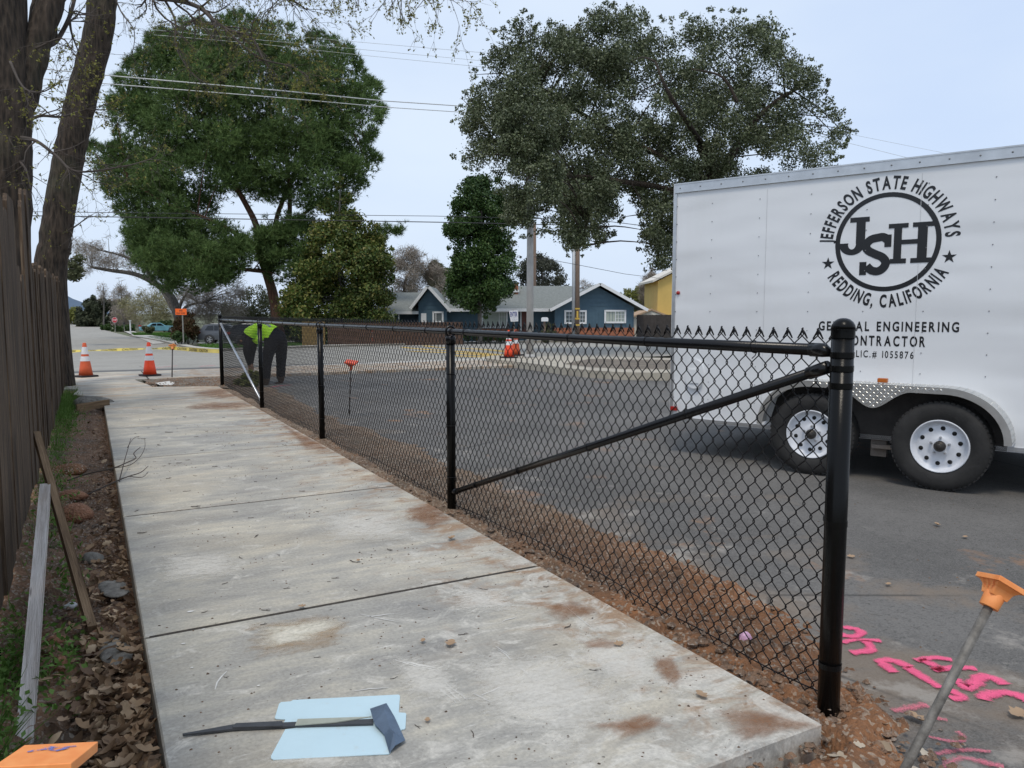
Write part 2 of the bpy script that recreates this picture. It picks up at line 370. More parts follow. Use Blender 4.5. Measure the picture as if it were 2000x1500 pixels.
# sidewalk slabs with open joints
sw = MB()
def slab(poly, top=0.0, t=.14, ch=.006):
    n = len(poly); c = Vector((sum(p[0] for p in poly) / n, sum(p[1] for p in poly) / n)); inn = []
    for p in poly:
        d = c - Vector(p[:2]); inn.append(Vector(p[:2]) + Vector((math.copysign(ch, d.x), math.copysign(ch, d.y))))
    vs = [(p[0], p[1], top - t) for p in poly] + [(p[0], p[1], top - ch) for p in poly] + [(p[0], p[1], top) for p in inn]
    fs = [tuple(range(2 * n, 3 * n))]
    for k in (0, n): fs += [(k + i, k + (i + 1) % n, k + n + (i + 1) % n, k + n + i) for i in range(n)]
    sw.add(vs, fs)
js = [1.56, 3.33, 5.44, 7.62, 9.75, 11.55]; XL, XR, g = .14, 1.99, .013
for a, b in zip(js, js[1:]): slab([(XL, a + g), (XR, a + g), (XR, b - g), (XL, b - g)])
slab([(XL, 11.55 + g), (XR, 11.55 + g), (XR, 14.6), (1.5, 14.75), (.95, 15.0), (-.2, 15.2), (-.28, 14.1), (XL, 13.6)])
slab([(-.2, 15.2 + g), (.95, 15.0 + g), (.9, 15.6), (.8, 16.3), (.75, 16.9 - g), (-.45, 16.9 - g), (-.45, 15.3)])
for a, b in ((-9, -4.5), (-4.5, -1.2), (-1.2, 1.0), (1.0, 3.2), (3.2, 5.6), (5.6, 9.5)): slab([(a + g, 16.9), (b - g, 16.9), (b - g, 19.25), (a + g, 19.25)])
o = sw.build('sidewalk', CONC); tag(o, kind='structure')
b = MB(); jp = [((XL + .02, y), (XR - .02, y)) for y in js[1:]] + [((-.15, 15.21), (.9, 15.01)), ((-.4, 16.9), (.7, 16.9))] + [((x, 16.95), (x, 19.2)) for x in (-4.5, -1.2, 1.0, 3.2, 5.6)]
for (xa, ya), (xb, yb) in jp: b.ribbon([Vector((xa, ya, -.004)), Vector(((xa + xb) / 2, (ya + yb) / 2, -.004)), Vector((xb, yb, -.004))], .038)
b.build('joint_dirt', mat('joint_dirt', (.05, .042, .034), .95, 0, .4, 30, .5, 60), o)
# patch of wet and cream coloured stains, scratches
def stain(name, col, thr, sc): return paint_mat(name, col, thr, sc, False)
ws = MB(); P = pix_poly([(490, 1218), (640, 1203), (672, 1206), (682, 1238), (652, 1262), (488, 1290)])
ws = MB(); P = pix_poly([(510, 1226), (560, 1218), (658, 1207), (664, 1222), (600, 1250), (556, 1262), (530, 1278), (510, 1276), (520, 1250)])
ws = MB()
for a, b, w in (((848, 1325), (903, 1372), .004), ((856, 1322), (912, 1369), .003), ((838, 1328), (893, 1374), .004), ((770, 1290), (862, 1313), .006), ((788, 1293), (850, 1306), .01),
                ((700, 1200), (780, 1216), .004), ((712, 1206), (770, 1200), .006), ((975, 1270), (1000, 1290), .004), ((968, 1262), (996, 1280), .003), ((940, 1360), (985, 1340), .006),
                ((925, 1355), (960, 1372), .004), ((1010, 1300), (1045, 1330), .005), ((1100, 1180), (1160, 1230), .003), ((690, 1350), (760, 1343), .004), ((980, 1215), (1010, 1205), .005)):
    pa, pb = ground_at(*a), ground_at(*b); pts = [pa.lerp(pb, t) + Vector((random.uniform(-.004, .004), random.uniform(-.004, .004), .0025)) for t in (0, .25, .5, .75, 1)]
    ws.ribbon(pts, [w * .4, w, w * 1.2, w, w * .3])
P = [ground_at(*q) + Vector((0, 0, .0025)) for q in ((420, 1348), (424, 1334), (433, 1322), (443, 1312))]; ws.ribbon(P, [.003, .006, .006, .003])
for x, y, r in ((372, 1195, .014), (397, 1230, .008), (358, 1258, .008), (375, 1305, .006), (350, 1172, .006), (505, 1340, .006)):
    p = ground_at(x, y); ws.add([(p.x + r * math.cos(k * .785), p.y + r * .8 * math.sin(k * .785), .0027) for k in range(8)], [tuple(range(8))])
tag(ws.build('scratch_mark', mat('pale_scratch', (.66, .65, .62), .8, 0, .1, 30)), kind='structure')
# reddish soil trodden onto the slabs
def blot_mat(name, col, sc=6, amt=.72):
    s = NT(name); a = s.n('Attribute'); a.attribute_name = 'fade'; n = s.noise(sc, 8, .72, s.obj((1, 1.7, 1)), .6); f = s.noise(60, 4, .7)
    k = s.math('ADD', s.math('MULTIPLY', a.outputs['Fac'], .34), s.math('SUBTRACT', s.math('ADD', s.math('MULTIPLY', n, .75), s.math('MULTIPLY', f, .25)), .5))
    return s.fin(s.ramp(n, [(.35, mul(col, 1.25)), (.65, mul(col, .8))]), .9, 0, s.mapr(k, .12, .42, 0, amt))
def blot(name, q, m, z=.0042, grow=1.7):
    P = pix_poly(q); c = sum(P, Vector()) / len(P); k = 28; A = []
    for i in range(k):
        t = i / k * len(P); j = int(t); p = P[j].lerp(P[(j + 1) % len(P)], t - j); A.append(c + (p - c) * grow)
    vs = [(c.x, c.y, z)]; fd = [1.0]
    for r_, f_ in ((.45, .85), (.75, .45), (1.0, 0.0)):
        for p in A: v = c + (p - c) * r_; vs.append((v.x, v.y, z)); fd.append(f_)
    if max(v[0] for v in vs) > 1.0: vs = [(min(1.98, v[0]), v[1], v[2]) for v in vs]
    fs = [(0, 1 + i, 1 + (i + 1) % k) for i in range(k)] + [(1 + r_ * k + i, 1 + (r_ + 1) * k + i, 1 + (r_ + 1) * k + (i + 1) % k, 1 + r_ * k + (i + 1) % k) for r_ in (0, 1) for i in range(k)]
    b = MB(); b.add(vs, fs); o = b.build(name, m); at = o.data.attributes.new('fade', 'FLOAT', 'POINT'); at.data.foreach_set('value', fd)
    return tag(o, kind='structure')
SMEAR = blot_mat('soil_smear', (.30, .15, .075)); PALES = blot_mat('cement_smear', (.76, .73, .66), 13, .85)
blot('tan_stain', [(490, 1218), (640, 1203), (672, 1206), (682, 1238), (652, 1262), (488, 1290)], blot_mat('tan_stain', (.46, .33, .20), 6, .75), .0022, 1.3)
blot('cream_stain', [(510, 1226), (560, 1218), (658, 1207), (664, 1222), (610, 1248), (560, 1262), (515, 1272)], blot_mat('cream_stain', (.85, .79, .67), 8, .95), .0026, 1.35)
for i, q in enumerate(([(366, 797), (395, 788), (482, 788), (474, 797), (420, 800)], [(380, 768), (436, 759), (452, 765), (430, 772), (395, 773)], [(408, 775), (470, 769), (476, 773), (430, 778)], [(1140, 1256), (1172, 1250), (1210, 1258), (1190, 1268), (1150, 1266)], [(1280, 1290), (1310, 1288), (1330, 1320), (1318, 1340), (1290, 1318)],
    [(1050, 1185), (1120, 1180), (1160, 1200), (1100, 1210)], [(800, 1012), (850, 1004), (880, 1014), (845, 1030)], [(780, 1000), (850, 985), (875, 1002), (820, 1012)], [(1170, 1420), (1260, 1400), (1300, 1420), (1220, 1440)], [(560, 835), (620, 865), (640, 880), (600, 878)], [(1400, 1390), (1520, 1400), (1580, 1420), (1460, 1440)])):
    blot('soil_smear', q, SMEAR, .0042 + .0002 * i)
for i, q in enumerate(([(940, 1300), (1080, 1290), (1200, 1370), (1100, 1440), (960, 1380)], [(1120, 1240), (1260, 1270), (1300, 1340), (1180, 1320)], [(640, 1010), (760, 1005), (800, 1050), (660, 1050)], [(560, 1440), (700, 1470), (660, 1500), (540, 1490)], [(330, 1090), (440, 1085), (450, 1120), (340, 1130)], [(900, 1150), (980, 1160), (1000, 1190), (900, 1190)], [(780, 1290), (860, 1300), (900, 1370), (800, 1350)])): blot('cement_smear', q, PALES, .0030 + .0002 * i)
# lot, streets, kerbs, verges
e = [(float(lot_edge(np.array(y))) - .12, y) for y in np.arange(.75, 16.7, .25)]
drape('parking_lot', [(1.0, -8), (45, -8), (45, 17.2), (2.75, 17.2)] + e[::-1] + [(1.4, .5)], LOT, ASPH)
P = pix_poly([(431, 684), (520, 680.5), (620, 677), (800, 672.5), (1000, 668), (1300, 665)])
corner = pix_poly([(253, 656), (313, 666), (341, 673), (372, 680)])
far_kerb = corner + P
street = [(-60, 19.2), (110, 19.2), (110, P[-1].y)] + [(p.x, p.y) for p in P[::-1]] + [(p.x, p.y) for p in corner[::-1]]
street += [(ground_at(200, 643).x, ground_at(200, 643).y), (4.0, 205), (-12, 205), (-9.5, 68), (-14, 52), (-60, 50)]
drape('street', street, LOT, ROAD)
drape('street_patch', [(-60, 19.25), (9.5, 19.25), (9.5, 20.9), (-60, 21.1)], LOT + .005, PATCHA)
drape('driveway_apron', pix_poly([(560, 726), (905, 710), (960, 703), (960, 697), (905, 701), (560, 715)], LOT), LOT + .01, PAVE)
pv = [(p.x, p.y) for p in far_kerb]; bk = [(p.x + .6, p.y + 2.4) for p in far_kerb]
bk[0] = (pv[0][0] + 2, pv[0][1]); bk[1] = (pv[1][0] + 2.2, pv[1][1] + .6)
drape('far_pavement', pv + bk[::-1], .06, PAVE, None, .14)
drape('far_kerb', pv + [(x + .05, y + .35) for x, y in pv[::-1]], .075, KERB, None, .16)
drape('side_pavement', [(4.6, 70), (5.6, 71), (5.6, 200), (4.0, 200)], -.02, PAVE)
for i, q in enumerate(([(255, 650), (345, 650), (345, 656), (262, 655)], [(285, 659), (345, 657), (350, 667), (330, 668)], [(385, 673), (600, 668), (600, 674), (440, 680), (400, 679)], [(600, 664), (800, 662), (800, 668), (600, 672)], [(900, 655), (1010, 655), (1010, 662), (890, 664)])):
    drape('lawn', pix_poly(q, -.02), -.02 + .004 * i, LAWN)
drape('driveway', pix_poly([(385, 668.5), (600, 665), (600, 669), (400, 674)], -.03), -.05, PAVE)
# kerbed island with gravel bed
isl_f = [(950, 699), (965, 702), (1000, 705), (1050, 711), (1100, 718), (1150, 723), (1220, 727), (1310, 728), (1420, 727)]
isl_b = [(1420, 700), (1310, 699), (1150, 696), (1040, 692.5), (965, 694), (952, 696)]
ip = pix_poly(isl_f + isl_b, .10)
drape('kerb_island', [(p.x, p.y) for p in ip], .10, KERB, None, .18)
drape('island_gravel', [(p.x, p.y) for p in pix_poly([(1100, 711), (1150, 717), (1220, 721), (1310, 721), (1420, 720), (1420, 704), (1310, 703), (1150, 701)], .104)], .106, GRAV)
drape('gravel_patch', pix_poly([(278, 742), (296, 749), (330, 753), (437, 757), (470, 762), (470, 731), (340, 737)], -.02), -.02, GRAV)
sp = MB(); q = pix_poly([(303, 748), (330, 744), (342, 748), (335, 752), (312, 752)], -.012); sp.add([(p.x, p.y, -.012) for p in q], [tuple(range(5))]); tag(sp.build('white_spill', mat('dried_cement', (.62, .6, .56), .9, 0, .1, 4)), kind='structure')
def painted(name, lines, m, z0, w):
    b = MB()
    for pts in lines:
        P = pix_poly(pts, z0)
        fine = []
        for a, c in zip(P, P[1:]):
            k = max(1, int((c - a).length / 1.5)); fine += [a.lerp(c, t / k) for t in range(k)]
        fine.append(P[-1]); fine = [Vector((p.x, p.y, zg(p.y) + z0)) for p in fine]; b.ribbon(fine, w)
    return tag(b.build(name, m), kind='structure')
painted('white_lot_line', [[(1119, 718), (1180, 724.5), (1313, 737), (1420, 747)]], WHITEP, LOT + .006, .09)
painted('yellow_street_line', [[(787, 678), (840, 683), (930, 689), (992, 695)], [(800, 686), (880, 689), (992, 697)], [(830, 675), (900, 680), (1000, 688)], [(880, 694.5), (990, 699)]], YELP, LOT + .007, .5)
# pink utility marks on the asphalt
def strokes(name, sets, m, z, closed=False):
    b = MB(); fd = []
    for pts, w in sets:
        P = [Vector((p.x, p.y, z)) for p in pix_poly(pts, z)]; fine = []
        for i in range(len(P) - 1):
            p0 = P[max(i - 1, 0)]; p1 = P[i]; p2 = P[i + 1]; p3 = P[min(i + 2, len(P) - 1)]
            for t in (0, .2, .4, .6, .8):
                fine.append(.5 * (2 * p1 + (p2 - p0) * t + (2 * p0 - 5 * p1 + 4 * p2 - p3) * t * t + (3 * p1 - p0 - 3 * p2 + p3) * t ** 3))
        fine.append(P[-1]); fine = [fine[0] * 2 - fine[1]] + fine + [fine[-1] * 2 - fine[-2]]; k = len(fine); vs = []
        for i, p in enumerate(fine):
            t = (fine[min(i + 1, k - 1)] - fine[max(i - 1, 0)]).normalized(); n_ = Vector((-t.y, t.x, 0)); end = 0 if i in (0, k - 1) else 1; ww = w * random.uniform(.8, 1.2) * .57
            for q, f_ in ((-1.25, 0), (-.62, .72), (0, 1), (.62, .72), (1.25, 0)): vs.append(p + n_ * ww * q); fd.append(f_ * end)
        b.add(vs, [(5 * i + j, 5 * i + j + 1, 5 * i + j + 6, 5 * i + j + 5) for i in range(k - 1) for j in range(4)])
    o = b.build(name, m); at = o.data.attributes.new('fade', 'FLOAT', 'POINT'); at.data.foreach_set('value', fd); return tag(o, kind='structure')
zp = LOT + .006
strokes('pink_marking', [([(1648, 1225), (1672, 1228), (1682, 1236), (1668, 1243), (1646, 1240)], .045), ([(1646, 1254), (1672, 1249), (1718, 1251)], .035), ([(1690, 1251), (1700, 1262), (1698, 1270), (1664, 1274)], .045),
    ([(1746, 1312), (1728, 1298), (1722, 1290), (1745, 1290), (1778, 1302)], .05), ([(1772, 1303), (1800, 1320), (1835, 1342)], .045), ([(1850, 1345), (1878, 1360), (1858, 1364)], .045),
    ([(1790, 1289), (1825, 1284), (1858, 1288)], .04), ([(1800, 1288), (1830, 1302), (1826, 1308)], .045), ([(1826, 1308), (1870, 1303), (1905, 1305)], .04),
    ([(1866, 1326), (1888, 1342), (1900, 1338), (1915, 1322), (1940, 1324), (1962, 1336)], .055), ([(1922, 1366), (1924, 1358), (1955, 1352), (1985, 1356), (2010, 1368)], .055)], PINK, zp)
strokes('faded_pink_marking', [([(1745, 1388), (1775, 1382), (1810, 1376)], .05), ([(1822, 1400), (1850, 1406)], .035), ([(1815, 1438), (1850, 1446), (1878, 1448), (1880, 1436), (1870, 1428)], .03),
    ([(1830, 1472), (1875, 1464), (1935, 1467)], .03), ([(1850, 1500), (1852, 1492), (1880, 1480), (1930, 1490), (1960, 1497)], .04), ([(530, 756), (548, 753), (568, 752)], .14), ([(390, 717), (420, 715)], .15), ([(300, 720), (345, 716)], .12)], PINKF, zp)
# ================================================================ FENCES
BLACK = mat('black_coated_steel', (.008, .008, .009), .22, 0, .1, 20, .06, 220, None, .3)
BLACKP = mat('black_coated_post', (.006, .006, .006), .22, 0, .1, 20, .05, 220, None, .16)
BLACKW = mat('black_vinyl_wire', (.007, .007, .008), .38, 0, .1, 20, 0, 60, None, .25)
SHEENG = mat('pale_sheen_tube', (.42, .44, .48), .3, .7, .1, 10)  # pale tone stands in for sky reflected in the far black brace
FX = 2.105; PY = [1.64, 4.68, 7.98, 11.19, 14.88]; RAILZ = 1.18
cf = thing('chain_link_fence', 'black chain link fence with round top rail along the concrete sidewalk', 'fence', (FX, PY[0], -.06))
def fpart(mb, name, m=BLACK): return mb.build(name, m, cf, True)
for i, y in enumerate(PY):
    b = MB()
    if i in (0, 4):
        b.tube([(FX, y, -.10), (FX, y, 1.245)], .0352, 24); po = fpart(b, 'terminal_post', BLACKP)
        b = MB(); b.lathe([(.0366, 1.222), (.0366, 1.246)], 28, Matrix.Translation((FX, y, 0)), False, True); b.lathe([(.0400, 1.246), (.0400, 1.250), (.0380, 1.2505)], 28, Matrix.Translation((FX, y, 0)), False); b.lathe([(.0380, 1.2505), (.0355, 1.262), (.029, 1.273), (.0195, 1.281), (.009, 1.2848), (.001, 1.2855)], 28, Matrix.Translation((FX, y, 0))); c = b.build('post_cap', BLACKP, po, True)
        for z in (RAILZ - .012, RAILZ - .055, RAILZ - .11, .62, .14):
            b = MB(); b.lathe([(.0353, -.009), (.0366, -.009), (.0366, .009), (.0353, .009)], 28, Matrix.Translation((FX, y, z)), False, True)
            s = 1 if i == 0 else -1
            b.box((FX + .014, y + s * .045, z), (.009, .024, .016)); b.tube([(FX + .002, y + s * .048, z), (FX + .03, y + s * .048, z)], .0045, 6); b.build('brace_band', BLACKP, po, True)
    else:
        b.tube([(FX, y, -.10), (FX, y, RAILZ - .04)], .030, 20); po = fpart(b, 'line_post', BLACKP)
        b = MB(); b.lathe([(.034, -.035), (.034, .008), (.026, .018), (.012, .02)], 20, Matrix.Translation((FX, y, RAILZ - .045)))
        b.tube([(FX + .034 * math.cos(a), y, RAILZ + .034 * math.sin(a)) for a in np.linspace(-2.2, 5.3, 18)], .008, 6); b.build('loop_cap', BLACK, po, True)
b = MB(); b.tube([(FX, PY[0] + .075, RAILZ), (FX, 3, RAILZ - .002), (FX, 6, RAILZ), (FX, 9, RAILZ - .003), (FX, 12, RAILZ + .003), (FX, PY[4] - .06, RAILZ + .006)], .0200, 16); fpart(b, 'top_rail')
for y, s, dz in ((PY[0], 1, 0), (PY[4], -1, 0)):
    b = MB(); b.tube([(FX, y + s * .12, RAILZ), (FX, y + s * .07, RAILZ), (FX + .004, y + s * .045, RAILZ - .01)], [.0235, .0235, .012], 14); fpart(b, 'rail_end')
def brace(y0, z0, y1, z1, m):
    b = MB(); b.tube([(FX, y0, z0), (FX, y1, z1)], .0178, 14)
    d = (Vector((0, y1, z1)) - Vector((0, y0, z0))).normalized(); a = Vector((FX, y0, z0)); b.tube([a - d * .02, a + d * .06], .0215, 14)
    e = Vector((FX, y1, z1)); b.tube([e - d * .06, e + d * .01], .021, 14); fpart(b, 'brace_rail', m)
brace(PY[0] + .07, RAILZ - .06, PY[1] - .035, .10, BLACK)
brace(PY[4] - .07, RAILZ - .07, PY[3] + .035, .05, SHEENG)
# woven mesh: each wire is one zigzag that hooks its neighbour
MX = FX + .034; PW, PH, WR = .0320, .078, .0022
zt = 1.245; wires = int((PY[4] - PY[0] - .08) / (PW)); nh = 33
V = []; Fc = []; per = []
for w in range(wires + 1):
    y0 = PY[0] + .045 + w * PW; amp = PW / 2 + WR * 1.3; pts = []
    bot = -.03 + .018 * math.sin(w * .31) + .008 * math.sin(w * 1.3)
    for h in range(nh + 1):
        z = zt - .012 - h * PH / 2; sgn = 1 if (h + w) % 2 == 0 else -1
        if z < bot - .04: break
        yy = y0 + sgn * amp + .0015 * math.sin(w * 2.1 + h)
        f = WR * 1.25 * sgn
        if h == 0: pts += [(MX + .003, yy - sgn * .006, z + .012), (MX, yy - sgn * .002, z + .004)]
        else: pts.append((MX + f, yy - sgn * .0022, z + PH * .075))
        pts.append((MX, yy, z)); pts.append((MX - f, yy - sgn * .0022, z - PH * .075))
    per.append(pts)
for pts in per:
    P = np.array(pts); T = np.gradient(P, axis=0); T /= np.linalg.norm(T, axis=1)[:, None]
    A = np.cross(T, np.array([1.0, 0, 0])); A /= np.linalg.norm(A, axis=1)[:, None] + 1e-9; B = np.cross(T, A); b0 = len(V) and sum(len(q) for q in V)
    ring = np.stack([P + (A * math.cos(q) + B * math.sin(q)) * WR for q in (0, 1.2566, 2.513, 3.77, 5.026)], 1).reshape(-1, 3)
    n = len(P); i = np.arange(n - 1)[:, None] * 5; k = np.arange(5)[None, :]
    Fc.append(np.stack([i + k, i + (k + 1) % 5, i + 5 + (k + 1) % 5, i + 5 + k], 2).reshape(-1, 4) + b0); V.append(ring)
link('chain_link_mesh', np_mesh('chain_link_mesh', np.concatenate(V), np.concatenate(Fc), True), BLACKW, cf, None, True)
# tension wire near the ground, knuckled tips along the top, ties round the rail
b = MB(); b.tube([(MX + .006, y, .015 + .015 * math.sin(y * 2.3) + .006 * math.sin(y * 9)) for y in np.arange(PY[0] + .03, PY[4], .12)], .0026, 5); fpart(b, 'tension_wire', BLACKW)
b = MB()
for w in range(0, wires + 1, 2):
    y = PY[0] + .045 + w * PW + PW / 2
    b.tube([(MX + .002, y - .020, zt - .030), (MX + .001, y - .008, zt - .010), (MX - .002, y + .001, zt + .004)], [.0024, .0040, .0030], 5); b.tube([(MX - .001, y - .003, zt + .006), (MX + .003, y + .007, zt - .010), (MX + .001, y + .020, zt - .030)], [.0028, .0038, .0024], 5)
fpart(b, 'knuckle', BLACKW)['kind'] = 'stuff'
def tie(c, rad, n=20, d=Vector((0, 1, 0))):
    tb = MB(); c = Vector(c); a = Vector((1, 0, 0)); u = d.cross(a).normalized()
    pts = [c + (a * math.cos(q) + u * math.sin(q)) * rad + d * (.012 * (q / 6.28)) for q in np.linspace(-.6, 5.2, n)]
    e = pts[-1]; pts += [Vector((MX + .004, e.y + .01, e.z - .02)), Vector((MX + .006, e.y + .03, e.z - .055)), Vector((MX - .004, e.y + .035, e.z - .065))]
    tb.tube(pts, .002, 5); fpart(tb, 'tie_wire', BLACKW)
for a, c in zip(PY, PY[1:]):
    k = 5
    for j in range(k): tie((FX, a + (c - a) * (j + .6) / k, RAILZ), .0222)
for y, z in ((2.35, .915), (3.05, .67), (3.75, .40), (4.3, .22)): tie((FX, y, RAILZ - .06 - (y - PY[0] - .07) * (1.02 / 2.94)), .0200, 20, Vector((0, 2.94, -1.02)).normalized())
for y in (11.7, 12.3, 12.9, 13.5, 14.1): tie((FX, y, .05 + (y - PY[3]) * (1.06 / 3.6)), .0200, 20, Vector((0, 3.6, 1.06)).normalized())
for y in PY[1:4]:
    for z in (.9, .55, .2):
        tb = MB(); tb.tube([(FX + .032 * math.cos(q), y + .032 * math.sin(q), z) for q in np.linspace(-.2, 6.1, 16)], .002, 5); tb.tube([(FX + .03, y + .01, z), (MX, y + .05, z + .004), (MX + .002, y + .06, z + .02)], .002, 5); fpart(tb, 'tie_wire', BLACKW)

# ---- old wooden fence
def wood_mat(name, a, b, c, sc=1.0):
    s = NT(name); g = s.noise(3 * sc, 7, .7, s.obj((14, 14, .8))); bl = s.noise(1.6, 5, .6, s.obj((3, 3, .7))); i = s.island()
    col = s.ramp(g, [(.36, a), (.5, b), (.64, c)]); col = s.mix(s.mapr(bl, .45, .7, 0, .6), col, mul(a, .7))
    col = s.mix(s.mapr(i, 0, 1, 0, .45), col, mul(b, .5)); col = s.mix(s.mapr(s.voro(2.2, s.obj((9, 9, 1.1))), .05, .12, .8, 0), col, mul(a, .4)); s.bump(g, 1.0, .012)
    return s.fin(col, .9)
WOODG = wood_mat('weathered_fence_wood', (.016, .010, .006), (.088, .054, .030), (.21, .145, .090))
WOODB = wood_mat('brown_stake_wood', (.11, .065, .034), (.22, .14, .075), (.30, .20, .115))
WOODP = wood_mat('pale_grey_stake_wood', (.40, .34, .29), (.58, .52, .47), (.70, .65, .60))
wf = thing('wooden_fence', 'weathered grey brown board fence leaning at the left side of the sidewalk', 'fence', (-.42, 4, -.08))
b = MB(); y = 1.5; k = 0
while y < 16.1:
    near = y < 7.75; w = .29 if near else .142; gap = .010 if near else .005
    if near: top = 1.86 + .137 * max(0, y - 4.3) + random.uniform(-.09, .03)
    else: top = 1.71 + (y - 7.75) * .022 + random.uniform(-.06, .05)
    if 5.95 < y < 6.65: top = 1.58 + random.uniform(-.05, .05)
    x = -.40 + random.uniform(-.012, .012) - .012 * (y - 4) * .2; t = .022; lean = random.uniform(-.01, .01)
    c = .05 if near else .025; z0 = .01 + random.uniform(-.02, .03)
    poly = [(y + gap, z0), (y + w - gap, z0), (y + w - gap + lean, top - c), (y + w - gap - c + lean, top), (y + gap + c + lean, top), (y + gap + lean, top - c)]
    b.prism(poly, 0, x - t / 2, x + t / 2); y += w; k += 1
b.build('board_panel', WOODG, wf, True)
for z in (.35, 1.35): b = MB(); b.box((-.47, 8.8, z), (.04, 14.4, .09)); b.build('rail', WOODG, wf, True)
for y in (2.6, 5.2, 7.8, 10.4, 13.0, 15.6):
    b = MB(); b.box((-.545, y, .75), (.09, .09, 1.75)); b.build('post', WOODG, wf, True)
def plank(name, label, p0, p1, w, t, m, cat='stake', face=(1, -1, 0)):
    p0, p1 = Vector(p0), Vector(p1); d = (p1 - p0); M = d.to_track_quat('Z', 'X').to_matrix().to_4x4(); M.translation = p0
    b = MB(); ln = d.length; b.prism([(-w / 2, 0), (w / 2, 0), (w / 2, ln * .4), (w / 2, ln), (-w / 2, ln), (-w / 2, ln * .4)], 1, -t / 2, t / 2)
    o = b.build(name, m, None, False, .002); o.matrix_world = M; return tag(o, label, cat)
plank('wooden_stake', 'pale grey square stake leaning low against the wooden fence by the weeds', ground_at(46, 1478, -.09), point_at(89, 950, 4.1), .036, .05, WOODP)
plank('wooden_stake', 'brown wooden stake leaning from the soil up against the wooden fence', ground_at(180, 1232, -.07), point_at(72, 850, 4.5), .055, .036, WOODB)
plank('wood_scrap', 'splintered flat wood scrap lying over the far left sidewalk edge', ground_at(150, 797, .02), ground_at(213, 787, .03), .10, .02, WOODB, 'board')

# ---- marker stakes with orange caps
ORC = NT('orange_plastic_cap'); ORC = ORC.fin(ORC.ramp(ORC.noise(30, 4), [(.3, (.86, .27, .07)), (.7, (.95, .37, .12))]), .5)
ORR = mat('red_orange_plastic_cap', (.75, .09, .03), .45, 0, .1, 12)
STK = mat('rusty_steel_bar', (.16, .145, .125), .65, .3, .45, 18, .3, 90, (.30, .28, .25)); STK2 = mat('dark_steel_bar', (.07, .06, .055), .6, .4, .2, 20)
BLUEM = paint_mat('blue_ink', (.16, .20, .50), .50, 60)
def marker(label, base, tip, r, capw, m_cap, m_bar, yawcap=0):
    base, tip = Vector(base), Vector(tip); d = (tip - base).normalized()
    t = thing('marker_stake', label, 'stake', base); b = MB(); b.tube([base, tip - d * capw * .3], r, 12); b.build('bar', m_bar, t, True)
    M = axis_M(tip, d) @ Matrix.Rotation(yawcap, 4, 'Z'); h = capw * .5; b = MB()
    b.box((0, 0, -h * .14), (capw, capw * .8, h * .28), M)
    b2 = [(capw * .43, capw * .34, -h * .27), (capw * .30, capw * .26, -h * .5), (r * 1.95, r * 1.95, -h * .95)]
    vs = []
    for hx, hy, z in b2: vs += [(-hx, -hy, z), (hx, -hy, z), (hx, hy, z), (-hx, hy, z)]
    b.add(vs, [(0, 1, 2, 3), (11, 10, 9, 8)] + [(k + i, k + i + 4, k + (i + 1) % 4 + 4, k + (i + 1) % 4) for k in (0, 4) for i in range(4)], False, M)
    for s in (-1, 1):
        for o in (-.25, 0, .25):
            b.add([(capw * o - .002, s * capw * .38, -h * .23), (capw * o + .002, s * capw * .38, -h * .23), (capw * o * .5 + .002, s * r * 1.95, -h * .8), (capw * o * .5 - .002, s * r * 1.95, -h * .8)], [(0, 1, 2, 3)], False, M)
    b.lathe([(r * 2.0, -h * 1.6), (r * 2.2, -h * .8)], 18, M)
    c = b.build('safety_cap', m_cap, t, True, capw * .012)
    return t, M, h
BR = ground_at(1700, 1640, -.06)
marker('steel marker stake with orange mushroom cap leaning beside the near black fence post', point_at(1688, 1655, 1.93), point_at(1957, 1135, 2.02), .0115, .098, ORC, STK, yaw * -1 + .1)
t, M, h = marker('orange capped marker stake with blue ink smear at the lower left corner', point_at(60, 2250, 1.0), point_at(92, 1472, 1.05), .011, .10, ORC, STK, -yaw + .5)
b = MB(); b.ribbon([M @ Vector(q) for q in ((-.028, -.022, .0012), (-.01, -.012, .0012), (.01, -.02, .0012), (.03, -.008, .0012))], [.006, .016, .014, .005], M.to_3x3() @ Vector((0, 0, 1))); b.build('ink_smear', BLUEM, t, True)
marker('thin marker stake with red orange cap standing behind the chain link fence', ground_at(682, 812, -.06), point_at(686, 706, 9.95), .008, .15, ORR, STK2, -yaw)
marker('thin marker stake with flat orange cap holding the yellow tape beside the cones', ground_at(336, 737, 0), point_at(337, 674, 15.95), .012, .125, ORC, STK2, -yaw)

